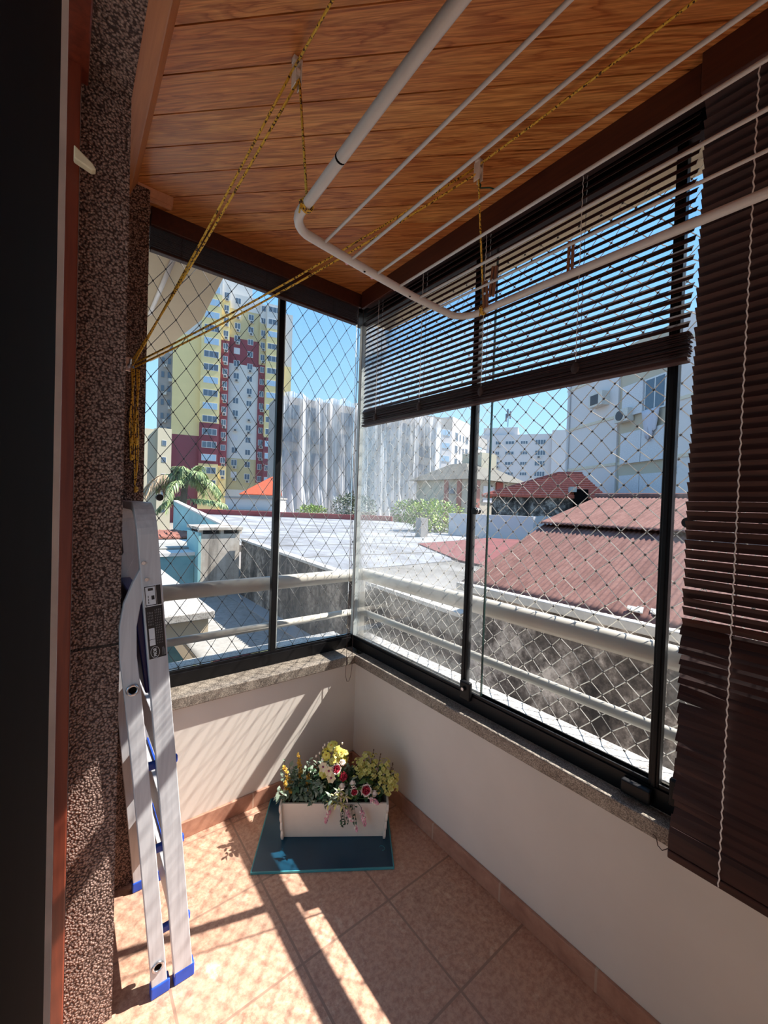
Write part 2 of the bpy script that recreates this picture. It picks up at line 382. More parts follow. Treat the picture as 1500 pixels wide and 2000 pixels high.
struct('baseboard_front', MB().box(-1.03, -.0, -.012, 0, 0, .068), 'skx', 'terracotta tile baseboard under the far window', bevel=.002)
struct('baseboard_right', MB().box(-.012, 0, YE, -.0, 0, .068), 'sky', 'terracotta tile baseboard along the right wall', bevel=.002)
struct('trim_1', MB().ext([(-1.134, YE, 2.435), (-1.09, YE, 2.447), (-1.068, YE, 2.5), (-1.134, YE, 2.5)], (0, -YE-.03, 0)), 'trim', 'wood moulding between stone wall and ceiling', bevel=.003)
struct('trim_2', MB().ext([(-1.07, -.115, 2.5), (-1.07, -.10, 2.475), (-1.07, -.08, 2.47), (-1.07, -.07, 2.5)], (.115, .0, 0)).ext([(-1.07, -.1, 2.475), (-1.07, -.095, 2.465), (-1.07, -.085, 2.465), (-1.07, -.08, 2.472)], (.11, 0, 0)), 'trim', 'short wood moulding above the stone return', bevel=.002)
struct('trim_3', MB().box(-1.139, -1.131, -.514, -.506, .1, .9), 'cream', 'thin cream strip at the foot of the stone corner')
struct('wall_rear', MB().box(-1.235, .20, YE-.12, YE, -.1, 2.75), 'white')
# living room behind the doorway; its far side opened, unseen, to add fill daylight
b = MB().box(-3.4, -1.235, YE-.12, YE, 0, 2.75).box(-3.4, -1.236, -.40, -.3, 0, 2.75)
b.box(-3.4, -3.3, YE, -5.2, 0, 2.75).box(-3.4, -3.3, -.6, -.3, 0, 2.75).box(-3.4, -3.3, -5.2, -.6, 2.42, 2.75)
struct('wall_back', b, 'white', 'walls of the room behind the doorway')
struct('floor_room', MB().box(-3.4, -1.236, YE, -.3, -.12, 0), 'bb'); struct('ceiling_room', MB().box(-3.4, -1.236, YE, -.3, 2.5, 2.75), 'white')

# door
d = root('door_1', (-1.25, -.526, 0), 'dark sliding door in a red wood frame', kind='structure')
MB().box(-1.2635, -1.2365, -.575, -.512, .0, 2.46).build('frame_post', 'redwood', d, bevel=.003)
MB().box(-1.28, -1.222, YE, -.512, 2.405, 2.431).build('frame_head', 'redwood', d, bevel=.003)
MB().box(-1.305, -1.2625, -2.5, -1.25, .01, 2.40).build('door_leaf', 'dark', d)  # near-black colour carries the darkness the leaf stands in
MB().box(-1.2625, -1.2572, -1.27, -1.25, .01, 2.40).build('weather_strip', 'wstrip', d)
MB().ext([(-1.248, -.60, 2.19), (-1.212, -.60, 2.165), (-1.206, -.60, 2.155), (-1.214, -.60, 2.15), (-1.248, -.60, 2.16)], (0, -.02, 0)).build('door_stop', 'cream', d, bevel=.003)

# ------------------------------------------------------------------ windows
w1 = root('window_1', (-.5, .12, .6), 'far glazed opening with sliding panes and black frame', kind='structure')
MB().box(-1.03, -.0, -.028, .09, .556, .603).build('sill', 'granite', w1, bevel=.004)
MB().box(-1.03, .10, .09, .40, .54, .596).build('outer_ledge', 'wgranite', w1, bevel=.004)
MB().box(-1.03, .05, .09, .14, .603, .655).box(-1.03, .05, .098, .104, .655, .667).box(-1.03, .05, .126, .132, .655, .667).build('bottom_track', 'black', w1)
MB().box(-1.03, .05, .085, .145, 2.46, 2.5).build('top_track', 'black', w1)
MB().box(-1.03, -1.012, .09, .14, .655, 2.42).build('side_frame', 'black', w1)
MB().box(-.446, -.418, .10, .128, .655, 2.42).build('post', 'black', w1, bevel=.002)
MB().box(-1.01, -.435, .113, .121, .667, 2.42).build('glass_pane', 'glass', w1)
MB().box(-.405, .02, .122, .130, .667, 2.42).build('glass_pane', 'glassh', w1)
MB().box(-.409, -.405, .121, .131, .667, 2.42).build('glass_edge', 'edgew', w1)
def knob(p, ax, par):
    p, ax = Vc(p), Vc(ax)
    MB().tube([p-ax*.004, p+ax*.012], .013, 16).tube([p+ax*.012, p+ax*.016], .0145, 16, 1).tube([p+ax*.016, p+ax*.026], .0135, 16).build('knob', ['blackm', 'enamel'], par)
knob((-.945, .109, 1.405), (0, -1, 0), w1)

w2 = root('window_2', (.03, -.8, .6), 'long right glazed opening with one pane slid open', kind='structure')
MB().box(-.028, .03, YE, -.028, .556, .603).build('sill', 'granite', w2, bevel=.004)
MB().box(.07, .275, YE, .275, .545, .596).build('outer_ledge', 'wgranite', w2, bevel=.004)
MB().box(.03, .075, YE, .14, .603, .655).box(.036, .041, YE, .13, .655, .667).box(.064, .069, YE, .13, .655, .667).build('bottom_track', 'black', w2)
MB().box(.025, .08, YE, .14, 2.40, 2.5).build('top_track', 'black', w2)
for y in (-.715, -1.397, -2.2):
    MB().box(.034, .060, y-.013, y+.013, .655, 2.42).box(.030, .034, y-.006, y+.006, .655, 2.42).build('post', 'black', w2, bevel=.002)
MB().box(.044, .052, -.795, .10, .667, 2.42).build('glass_pane', 'glassh', w2)
MB().box(.0435, .0525, -.7985, -.795, .667, 2.42).build('glass_edge', 'edge', w2)
MB().box(.054, .062, -2.2, -1.41, .667, 2.42).build('glass_pane', 'glass', w2)
MB().box(.034, .042, -2.9, -2.21, .667, 2.42).build('glass_pane', 'glass', w2)
MB().box(.04, .066, .095, .121, .655, 2.42).build('corner_post', 'edgew', w2)
knob((.035, -.757, 1.394), (-1, 0, 0), w2); knob((.04, -1.452, 1.387), (-1, 0, 0), w2)
for y in (-.735, -1.46):
    MB().box(.014, .034, y-.03, y+.022, .635, .71).build('hinge_clamp', 'black', w2, bevel=.006)
    MB().tube([(.014, y-.002, .682), (.006, y-.002, .682)], .009, 14).tube([(.006, y-.002, .682), (.004, y-.002, .682)], .0065, 14, 1).build('clamp_screw', ['blackm', 'steel'], w2)
MB().box(.006, .03, -1.40, -1.325, .612, .650).build('track_lock', 'black', w2, bevel=.004)

# ------------------------------------------------------------------ blinds
def slat(mb, a, c0, c1, tx, z, tilt, w=.025, th=.0013, z1=None, m=0, tilt1=None):
    """a: axis the slat runs along ('x' or 'y'); inner edge dips by tilt"""
    pr = []
    for t_, zz, cc in ((tilt, z, c0), (tilt if tilt1 is None else tilt1, z if z1 is None else z1, c1)):
        cs, sn = math.cos(t_), math.sin(t_); ring = []
        for q, cr in ((-.5, 0), (0, .0016), (.5, 0)):
            for h in (1, -1):
                u = q*w; k = cr+h*th/2
                i, zz2 = u*cs-k*sn, u*sn+k*cs
                ring.append((cc, i, zz+zz2))
        pr.append([ring[0], ring[2], ring[4], ring[5], ring[3], ring[1]])
    ids = []
    for r in pr: ids.append([mb.v((cc, tx+i, zz) if a == 'x' else (tx+i, cc, zz)) for cc, i, zz in r])
    for j in range(6): mb.face((ids[0][j], ids[0][(j+1) % 6], ids[1][(j+1) % 6], ids[1][j]), m)
    mb.face(ids[0][::-1], m); mb.face(ids[1], m)
R_ = math.radians
def cords(mb, a, pos, tx, z0, z1, pitch, w=.0125, cr=.0011):
    for c in pos:
        for s in (-1, 1):
            z = z1; k = 0
            pts = []
            while z > z0: pts.append((c+.0012*((k % 2)*2-1), tx+s*w, z)); z -= pitch; k += 1
            pts.append((c, tx+s*w, z0))
            mb.tube([(p if a == 'x' else (p[1], p[0], p[2])) for p in pts], cr, 5)
# rolled-up far blind
bl = root('rolled_up_blind', (-.5, .04, 2.36), 'dark wooden blind pulled fully up above the far window', 'blind')
MB().box(-1.012, -.045, -.012, .003, 2.432, 2.5).build('valance', 'valance', bl, bevel=.002)
MB().box(-1.012, -.045, .006, .05, 2.44, 2.48).build('headrail', 'blind', bl)
m = MB()
for k in range(19): slat(m, 'x', -1.008-random.random()*.004, -.05+random.random()*.006, .026+random.uniform(-.002, .002), 2.438-.0041*k, R_(random.uniform(-3, 3)))
m.build('slat_stack', 'blind', bl)
MB().box(-1.008, -.05, .013, .039, 2.352, 2.362).build('bottom_rail', 'blind', bl, bevel=.002)
for c in (-.90, -.55, -.2):
    m = MB(); cords(m, 'x', (c,), .026, 2.35, 2.44, .01); m.build('ladder_cord', 'cordb', bl)
# raised right blind
bl = root('half_raised_blind', (-.01, -.73, 2.36), 'dark slatted wooden blind half raised over the open right window', 'blind')
MB().box(-.060, -.045, -1.458, -.03, 2.415, 2.5).build('valance', 'valance', bl, bevel=.002)
MB().box(-.04, .004, -1.455, -.02, 2.44, 2.48).build('headrail', 'blind', bl)
m = MB()
for k in range(23):
    z = 2.415-.0238*k
    slat(m, 'y', -1.447+random.uniform(-.003, .003), -.022+random.uniform(-.003, .003), -.016, z, R_(52+random.uniform(-2, 2)), z1=z+.005*k/23)
m.build('slats', 'blind', bl)
m = MB()
for k in range(16): slat(m, 'y', -1.447+random.uniform(-.006, .004), -.022+random.uniform(-.003, .004), -.016+random.uniform(-.002, .002), 1.868-.0038*k, R_(random.uniform(-4, 4)), z1=1.884-.0038*k)
m.build('slat_stack', 'blind', bl)
MB().hexa([(-.03, -1.447, 1.795), (-.002, -1.447, 1.795), (-.002, -.022, 1.812), (-.03, -.022, 1.812), (-.03, -1.447, 1.805), (-.002, -1.447, 1.805), (-.002, -.022, 1.822), (-.03, -.022, 1.822)]).build('bottom_rail', 'blind', bl, bevel=.002)
for c in (-1.16, -.80, -.46, -.14):
    m = MB(); cords(m, 'y', (c,), -.016, 1.86, 2.44, .0119); m.build('ladder_cord', 'cord', bl)
    MB().ball((-.03, c, 1.845), .012, 8, sq=(.5, 1.2, 1.6)).build('cord_knot', 'cordb', bl)
# lowered near blind
bl = root('lowered_blind', (-.035, -2.2, 2.36), 'dark brown wooden blind lowered down past the sill', 'blind')
Y0, Y1 = -3.1, -1.464
MB().box(-.085, -.07, Y0, Y1, 2.405, 2.5).build('valance', 'valance', bl, bevel=.002)
MB().box(-.065, -.021, Y0, Y1, 2.44, 2.48).build('headrail', 'blind', bl)
m = MB(); z = 2.42
while z > .62:
    bot = max(0, 1.35-z)
    # the slats turn over on their way down and hang askew near the window edge
    ti = -R_(54) if z > 1.3 else (R_(-54+120*(1.3-z)/.35) if z > .95 else R_(66))
    if .95 < z < 1.3 and abs(ti) < R_(52): ti = math.copysign(R_(55), ti)
    ti += R_(random.uniform(-2, 2))
    zz = z+random.uniform(-1, 1)*.003*min(1, bot); sk = random.uniform(-.010, .008)*min(1, bot*2.2)
    x_ = -.045-.01*bot
    slat(m, 'y', Y0, -1.565, x_, zz, ti, .0275)
    slat(m, 'y', -1.565, Y1-random.uniform(0, .0035+.006*bot), x_, zz, ti, .0275, z1=zz+sk, tilt1=ti+R_(random.uniform(-14, 10))*min(1, bot*2))
    z -= .0236
m.build('slats', 'blind', bl)
m = MB()
for k in range(5): slat(m, 'y', Y0, Y1, -.058+random.uniform(-.001, .001), .618-.0095*k, R_(74), .025)
m.build('slat_stack', 'blind', bl)
MB().box(-.066, -.05, Y0, Y1, .556, .576).build('bottom_rail', 'blind', bl, bevel=.003)
for c in (-1.565, -1.95, -2.4):
    m = MB(); cords(m, 'y', (c,), -.050, .56, 2.42, .0118, .0165, .0015); m.build('ladder_cord', 'cord', bl)  # pale thick cords also stand in for light dashes through the slat holes
MB().tube([(-.06, Y1, .575), (-.06, Y1+.012, .562), (-.06, Y1+.022, .568), (-.06, Y1+.026, .585), (-.06, Y1+.034, .59)], .0012, 5).build('loose_thread', 'cordb', bl)
# pull cord of the far blind hanging in the corner
tag(MB().tube([(-.05, -.036, 2.44), (-.052, -.036, 1.4), (-.05, -.036, .55), (-.056, -.036, .50), (-.066, -.036, .475), (-.08, -.036, .478), (-.088, -.036, .51), (-.086, -.036, .62), (-.08, -.034, 1.5), (-.075, -.03, 2.44)], .0013, 5)
    .tube([(-.03, .03, 2.36), (-.03, .03, .66)], .0013, 5).tube([(-.012, .02, 2.36), (-.012, .02, .7)], .0013, 5).build('pull_cord', 'cordb', origin=(-.05, -.036, 2.44)),
    'thin dark blind pull cord looped down in the window corner', 'cord')

# ------------------------------------------------------------------ railing and nets
r = root('railing', (.19, .25, .59), 'cream tubular balcony railing outside the glass', 'railing')
RX, RY = .19, .25
MB().tube([(RX, -5.3, .975), (RX, -1.5, .978), (RX, RY-.05, .976), (RX, RY+.005, .974)], .037, 16).build('top_rail', 'rail', r, smooth=True)
MB().tube([(RX+.01, RY, .974), (RX-.06, RY, .972), (-1.3, RY, .974)], .037, 16).build('top_rail', 'rail', r, smooth=True)
MB().tube([(RX, -5.3, .745), (RX, RY, .748)], .019, 14).build('lower_rail', 'rail', r, smooth=True)
MB().tube([(RX, RY, .748), (-1.3, RY, .742)], .019, 14).build('lower_rail', 'rail', r, smooth=True)
for y in (RY, -1.515, -3.2, -4.9): MB().box(RX-.022, RX+.022, y-.022, y+.022, .594, .96).build('post', 'rail', r, bevel=.003)
def net(name, a, plane, c0, c1, z0, z1, dc, dz, r, mk, label):
    m = MB(); nc = int((c1-c0)/dc)+1; nz = int((z1-z0)/(dz/2))+1; P = {}
    for j in range(nz+1):
        for i in range(nc+1):
            c = c0+dc*i+(dc/2 if j % 2 else 0)+random.uniform(-1, 1)*.003
            z = z0+dz/2*j+random.uniform(-1, 1)*.004
            sag = .010*math.sin(i*1.7+j*.9)*.5
            P[i, j] = Vc((c, plane+sag, z)) if a == 'x' else Vc((plane+sag, c, z))
    for (i, j), p in P.items():
        m.octa(p, r*3.1, 1)
        for di in ((0, 1) if j % 2 else (-1, 0)):
            q = P.get((i+di, j+1))
            if q: m.tube([p, q], r, 4, 0, False)
    o = m.build(name, [mk, 'knot'], origin=((c0+c1)/2 if a == 'x' else plane, plane if a == 'x' else (c0+c1)/2, z0))
    return tag(o, label, 'net')
net('safety_net', 'x', .315, -1.3, .26, .60, 2.49, .098, .142, .0015, 'netl', 'safety net of diamond mesh stretched outside the far window')
net('safety_net', 'y', .262, -3.2, .26, .60, 2.49, .0785, .0785, .0016, 'netr', 'pale safety net of diamond mesh outside the long right window')

# ------------------------------------------------------------------ drying rack, ropes, pegs
rk = root('drying_rack', (-.53, -1.5, 2.05), 'white metal clothes drying rack hung from the ceiling by ropes', 'drying rack')
zt = 2.05
path = [(-.885, -2.15, zt), (-.868, -1.35, zt), (-.852, -.995, zt)]
path += [Vc((-.79, -.955, zt))+Vc((-.062*math.cos(t), .072*math.sin(t), 0)) for t in [R_(a) for a in range(0, 91, 15)]]
path += [(-.62, -.862, zt), (-.42, -.842, zt)]
path += [Vc((-.25, -.91, zt))+Vc((.062*math.sin(t), .072*math.cos(t), 0)) for t in [R_(a) for a in range(0, 91, 15)]]
path += [(-.186, -1.1, zt), (-.17, -1.6, zt), (-.16, -2.15, zt)]
MB().tube(path, .0108, 14).build('frame_tube', 'enamel', rk, smooth=True)
MB().tube([(-.885, -2.15, zt), (-.16, -2.15, zt)], .0108, 12).build('end_tube', 'enamel', rk, smooth=True)
for x, xe, y in ((-.757, -.75, -.888), (-.668, -.655, -.868), (-.577, -.562, -.858), (-.488, -.47, -.852), (-.400, -.37, -.846), (-.312, -.265, -.843)):
    MB().tube([(x, y-.004, zt), (xe-.02, -2.15, zt)], .0036, 8).build('hanging_rod', 'enamel', rk, smooth=True)
    MB().tube([(x-.001, y+.006, zt), (x-.001, y+.017, zt)], .0055, 8).build('rod_cap', 'pink', rk)
for y in (-1.125,): MB().tube([(-.8585, y, zt), (-.858, y+.004, zt)], .0112, 14).build('joint_seam', 'dark', rk)
for x in (-.62, -.44): MB().tube([(x, -.866 if x < -.5 else -.850, zt-.0102), (x, -.866 if x < -.5 else -.850, zt-.0114)], .003, 8).build('rivet', 'dark', rk)
P1, P2 = Vc((-.817, -.83, 2.465)), Vc((-.247, -.935, 2.465)); H = Vc((-1.078, -.137, 1.868))
A, B = Vc((-.850, -.972, zt)), Vc((-.192, -.93, zt))
def pulley(p, label):
    o = root('ceiling_pulley', p, label, 'pulley', 'pulleys on the ceiling')
    MB().box(p.x-.012, p.x+.012, p.y-.008, p.y+.008, p.z+.022, 2.5).build('bracket', 'pulley', o, bevel=.002)
    MB().box(p.x-.009, p.x-.006, p.y-.012, p.y+.012, p.z-.034, p.z+.024).box(p.x+.006, p.x+.009, p.y-.012, p.y+.012, p.z-.034, p.z+.024).build('cheek', 'pulley', o, bevel=.002)
    MB().tube([(p.x-.005, p.y, p.z), (p.x+.005, p.y, p.z)], .011, 14).build('wheel', 'pulley', o)
    return o
o1 = pulley(P1, 'white ceiling pulley holding the yellow rope over the rack corner'); o2 = pulley(P2, 'white ceiling pulley with a dark green cord tied to it')
MB().tube([P2+Vc((.006, 0, -.03)), P2+Vc((.01, -.002, -.05)), P2+Vc((.02, -.03, -.06)), P2+Vc((.024, -.05, -.075))], .002, 6).ball(P2+Vc((.008, 0, -.042)), .006, 6).build('green_cord', 'green', o2)
def sagline(a, b, sag=.004, n=8):
    return [a.lerp(b, i/n)-Vc((0, 0, sag*4*(i/n)*(1-i/n))) for i in range(n+1)]
def rope(paths, name, label, extra=None):
    m = MB()
    for p in paths: m.tube(p, .0031, 7)
    if extra: extra(m)
    return tag(m.build(name, 'rope', origin=tuple(paths[0][0]), smooth=True), label, 'rope', 'yellow drying rack ropes')
def ringknot(c, ax):
    def f(m):
        c_ = Vc(c); ax_ = Vc(ax)
        u = ax_.cross(Vc((0, 0, 1))).normalized()
        for t in (-.004, .0005, .005): m.tube(arc(c_+ax_*t, .0132, 0, 2*PI, 14, u, Vc((0, 0, 1))), .0022, 6, cap=False)
        m.ball(c_+u*.014, .006, 6); m.tube([c_+u*.014, c_+u*.018+Vc((0, 0, -.025))], .002, 6)
    return f
dA = Vc((.003, -.003, -.018))
rope([[*sagline(H, P1+Vc((.002, -.008, -.020)), .012), P1+Vc((.006, -.004, -.014)), A+Vc((0, 0, .012))]], 'yellow_rope', 'yellow rope dropping from the pulley to the rack corner nearest the door', ringknot(A, (.1, -1, 0)))
rope([sagline(H+Vc((.004, 0, -.01)), P1+Vc((-.010, .008, .004)), .006), sagline(P1+Vc((-.010, .008, .004)), Vc((-.819, -2.2, 2.475)), .012, 10)], 'yellow_rope', 'yellow rope running back from the pulley along the ceiling over the doorway side')
rope([[*sagline(H+Vc((.01, 0, -.015)), P2+Vc((-.008, .006, -.012)), .026), P2+Vc((0, 0, -.013)), B+Vc((0, 0, .012))]], 'yellow_rope', 'yellow rope dropping from the pulley to the rack corner by the blind', ringknot(B, (0, -1, 0)))
rope([sagline(H+Vc((.012, 0, .0)), P2+Vc((-.004, .02, .014)), .022), sagline(P2+Vc((-.004, .02, .014)), Vc((-.248, -2.2, 2.475)), .012, 10)], 'yellow_rope', 'yellow rope running back from the pulley along the ceiling between the rods')
def bundle(x, zs, label):
    m = MB(); y = -.126
    for k in range(3):
        q = .004*(k-1)
        m.tube([(x+q, y, 1.85)]+[(x+q+.003*math.sin(k+i*1.3), y+.002*math.cos(i+k), 1.85+(zs+.07*k*.5-1.85)*i/6) for i in range(1, 7)], .0024, 6)
    m.ball((x, y, 1.60), .009, 7, sq=(1, 1, 1.8)); m.ball((x+.002, y, zs+.012), .008, 7, sq=(1, 1, 1.5))
    return tag(m.build('yellow_rope', 'rope', origin=(x, y, 1.86), smooth=True), label, 'rope', 'yellow drying rack ropes')
bundle(-1.072, 1.53, 'loose yellow rope tail knotted short below the wall hook'); bundle(-1.057, 1.42, 'loose yellow rope tail hanging longest below the wall hook')
hk = root('wall_hook', (-1.085, -.11, 1.865), 'small hook on the stone wall wrapped in yellow rope', 'hook')
MB().box(-1.095, -1.068, -.116, -.108, 1.84, 1.89).build('plate', 'steel', hk, bevel=.002)
MB().tube([(-1.082, -.114, 1.862), (-1.082, -.142, 1.862), (-1.082, -.15, 1.875)], .004, 8).build('prong', 'steel', hk)
def peg(base, d, label):
    base, d = Vc(base), Vc(d).normalized(); a = d.cross(Vc((.3, -1, 0))).normalized(); n = d.cross(a)
    o = root('clothes_peg', tuple(base), label, 'clothes peg', 'wooden clothes pegs on the rack')
    for s in (-1, 1):
        MB().obox(base+d*.034+n*s*(.0048), a*.005, n*.0034, d*.040).build('leg', 'peg', o, bevel=.001)
    MB().tube([base+d*.035-a*.006, base+d*.035+a*.006], .0042, 8).build('spring', 'steel', o)
peg((-.186, -1.215, zt+.006), (-.18, -.1, 1), 'wooden clothes peg standing up on the outer rack tube')
peg((-.300, -1.045, zt-.03), (-.05, -.15, 1), 'wooden clothes peg clipped across the last rod')
peg((-.200, -.945, zt+.006), (-.16, -.05, 1), 'wooden clothes peg clipped at the roped rack corner')

# ------------------------------------------------------------------ step ladder
ld = root('step_ladder', (-1.0, -.34, 0), 'folded aluminium step ladder with blue feet leaning by the stone wall', 'ladder')
xf = lambda z: -.957-.091*z
yn, yf = -.537, -.145
pts = [Vc((xf(z), yn, z)) for z in (.005, .4, .8, 1.1, 1.30)]
pts += [Vc((xf(q.z), q.y, q.z)) for q in arc((0, yn+.075, 1.305), .075, PI, PI/2, 7, (0, 1, 0), (0, 0, 1))]
pts += [Vc((xf(q.z), q.y, q.z)) for q in arc((0, yf-.075, 1.305), .075, PI/2, 0, 7, (0, 1, 0), (0, 0, 1))]
pts += [Vc((xf(z), yf, z)) for z in (1.3, .8, .4, .005)]
MB().sweep(pts, .0245, .0115).build('front_frame', 'alum', ld, bevel=.002)
for y in (yn+.002, yf-.002):
    zx = [(.005, -1.019), (.3, -1.046), (.6, -1.074), (.87, -1.101), (.98, -1.114), (1.06, -1.116), (1.12, -1.108), (1.17, -1.090), (1.21, -1.072)]
    MB().sweep([(x, y, z) for z, x in zx], .0195, .0105).build('rear_rail', 'alum', ld, bevel=.002)
    MB().box(-1.043, -.995, y-.014, y+.014, 0, .034).build('foot', 'blue', ld, bevel=.003)
    MB().box(-.984, -.930, y-.0145, y+.0145, 0, .038).build('foot', 'blue', ld, bevel=.003)
for z in (.16, .405, .65):
    x0 = xf(z+.07)-.014
    st = MB().hexa([(x0+.004, -.515, z), (x0+.026, -.515, z), (x0+.026, -.165, z), (x0+.004, -.165, z), (x0-.012, -.515, z+.14), (x0+.008, -.515, z+.14), (x0+.008, -.165, z+.14), (x0-.012, -.165, z+.14)]).build('step', 'alum', ld, bevel=.002)
    for y in (-.518, -.162):
        MB().box(x0-.024, x0+.053, y-.007, y+.007, z-.008, z+.014).build('step_end_cap', 'blue', st, bevel=.004)
    MB().box(x0+.004, x0+.009, -.515, -.165, z+.139, z+.146).build('step_edging', 'blue', st)
MB().hexa([(-1.068, -.515, .86), (-1.045, -.515, .86), (-1.045, -.165, .86), (-1.068, -.165, .86), (-1.105, -.515, 1.13), (-1.07, -.515, 1.13), (-1.07, -.165, 1.13), (-1.105, -.165, 1.13)]).build('tool_tray', 'navy', ld, bevel=.004)
for z, x in ((.892, -1.103), (.088, -1.027)):
    y = yn-.0085
    e = MB().tube(arc((x, y-.002, z), .0125, 0, 2*PI, 20, (1, 0, 0), (0, 0, 1)), .0035, 8, cap=False).build('eyelet', 'steel', ld, smooth=True)
    MB().tube([(x, y-.001, z), (x, y-.0018, z)], .0105, 16).build('eyelet_hole', 'dark', e)
for z, x in ((1.185, xf(1.185)-.012), (1.23, -1.085)):
    MB().tube([(x, yn-.011, z), (x, yn-.015, z)], .005, 10).build('rivet', 'steel', ld)
# sticker
up = Vc((-.091, 0, 1)).normalized(); rt = Vc((1, 0, .091)).normalized(); yo = yn-.0125
def sp(u, w): return Vc((xf(1.07), yo, 1.07))+rt*u+up*w
def patch(mb, u0, u1, w0, w1, t=.0006, m=0, off=0):
    c = (sp(u0, w0)+sp(u1, w1))/2-Vc((0, off, 0)); mb.obox(c, rt*(u1-u0)/2, Vc((0, t/2, 0)), up*(w1-w0)/2, m); return mb
sk = patch(MB(), -.0205, .0205, -.102, .042).build('label_sticker', 'stkb', ld)
m = MB(); patch(m, -.0205, .0205, .042, .1, off=0); lab2 = m.build('warning_sticker', 'stkw', ld)
m = MB(); patch(m, .0085, .0195, .044, .098, m=0, off=.0006); patch(m, -.019, .0075, .0445, .0465, off=.0006); patch(m, -.019, .0075, .0955, .0975, off=.0006)
patch(m, -.019, -.0175, .0445, .0975, off=.0006); patch(m, .006, .0075, .0445, .0975, off=.0006)
for w in (.05, .058, .066): patch(m, -.012, -.0105, w, w+.006, off=.0006)
patch(m, -.011, .001, .085, .092, off=.0006); patch(m, -.004, .003, .06, .071, off=.0006)
m.build('warning_print', 'stkb', lab2)
m = MB(); patch(m, -.0165, -.003, -.048, -.018, off=.0006); patch(m, -.0165, -.003, -.0655, -.0495, off=.0006); m.build('white_panel', 'stkw', sk)
m = MB()
for i in range(4):
    u = -.016+i*.0035
    for j in range(5): patch(m, u, u+.0012, -.01+.008*j, -.004+.008*j-random.random()*.002, off=.0006)
for i in range(4):
    u = .001+i*.0042
    for j in range(14): patch(m, u, u+.0013, -.063+.007*j, -.058+.007*j-random.random()*.002, off=.0006)
for i in range(3): patch(m, .012+i*.003, .0133+i*.003, -.098, -.072-random.random()*.008, off=.0006)
m.build('small_print', 'stkg', sk)
m = MB(); m.tube([sp(-.0055+.0105*math.cos(t), -.085+.0155*math.sin(t))-Vc((0, .0008, 0)) for t in [2*PI*i/28 for i in range(29)]], .0005, 5, cap=False); m.build('logo_oval', 'stkw', sk)
def text(body, size, origin, ux, uy, matn, parent, name):
    cu = bpy.data.curves.new(name, 'FONT'); cu.body = body; cu.size = size; cu.align_x = 'CENTER'; cu.align_y = 'CENTER'; cu.extrude = .0002; cu.offset = .00025
    o = bpy.data.objects.new(name+'_tmp', cu); col(o); bpy.context.view_layer.update()
    me = bpy.data.meshes.new_from_object(o.evaluated_get(bpy.context.evaluated_depsgraph_get()))
    bpy.data.objects.remove(o); uz = ux.cross(uy)
    mt = Matrix((ux, uy, uz)).transposed().to_4x4(); mt.translation = origin
    me.transform(wmat(parent).inverted() @ mt); me.materials.clear(); me.materials.append(M[matn])
    t = bpy.data.objects.new(name, me); col(t); t.parent = parent; return t
text('MOR', .0105, sp(-.0055, -.085)-Vc((0, .0009, 0)), up, -rt, 'stkw', sk, 'logo_lettering')

# ------------------------------------------------------------------ board, planter and flowers
E1, E2 = Vc((.816, -.577, 0)), Vc((.577, .816, 0)); FC = Vc((-.345, -.372, 0))
bc = FC+E2*.085
m = MB().obox((-.348, -.318, .004), Vc((.832, -.555, 0))*.268, Vc((.555, .832, 0))*.192, (0, 0, .0035))
bo = root('teal_board', (-.348, -.318, 0), 'teal blue glossy board lying on the tiles under the planter', 'board')
m.build('panel', 'mat', bo)
m = MB(); cc = Vc((-.348, -.318, .004)); a, c = Vc((.832, -.555, 0)), Vc((.555, .832, 0))
for s in (-1, 1): m.obox(cc+c*s*.1945, a*.272, c*.0025, (0, 0, .004)); m.obox(cc+a*s*.2705, a*.0025, c*.192, (0, 0, .004))
m.build('edging', 'matedge', bo, bevel=.001)
MB().tube([Vc((-.215, -.535, .0082))+Vc((.010*math.cos(t), .012*math.sin(t), 0)) for t in [R_(x) for x in range(-130, 131, 20)]], .0008, 5).build('chalk_mark', 'matedge', bo)
pn = root('planter_box', tuple(FC+E2*.08+Vc((0, 0, .0085))), 'white wooden planter box with scalloped ends full of artificial flowers', 'planter')
Z0, ZT = .0085, .158
def pp(u, v, z): return FC+E1*u+E2*v+Vc((0, 0, z))
def board(pts, n, t, name, mt='pot'):
    return MB().ext(pts, n*t).build(name, mt, pn, bevel=.0015)
board([pp(-.208, 0, Z0), pp(.208, 0, Z0), pp(.218, -.012, ZT), pp(-.218, -.012, ZT)], E2, .009, 'front_panel')
board([pp(-.208, .15, Z0), pp(.208, .15, Z0), pp(.218, .162, ZT), pp(-.218, .162, ZT)], E2, .009, 'back_panel')
board([pp(-.205, .005, Z0), pp(.205, .005, Z0), pp(.205, .155, Z0), pp(-.205, .155, Z0)], Vc((0, 0, 1)), .008, 'bottom_panel')
for s in (-1, 1):
    pts = []
    for i in range(25):
        z = Z0+(ZT+.003-Z0)*i/24; sc = abs(math.sin(i/24*PI*4))*.009
        pts.append(pp(s*(.206+.011*i/24), -.014-.010*i/24-sc, z))
    for i in range(24, -1, -1):
        z = Z0+(ZT+.003-Z0)*i/24; sc = abs(math.sin(i/24*PI*4))*.009
        pts.append(pp(s*(.206+.011*i/24), .168+.010*i/24+sc, z))
    board(pts, E1*s, .009, 'end_panel')
MB().obox(pp(0, .075, .11), E1*.203, E2*.07, (0, 0, .01)).build('foam_filling', 'soil', pn)

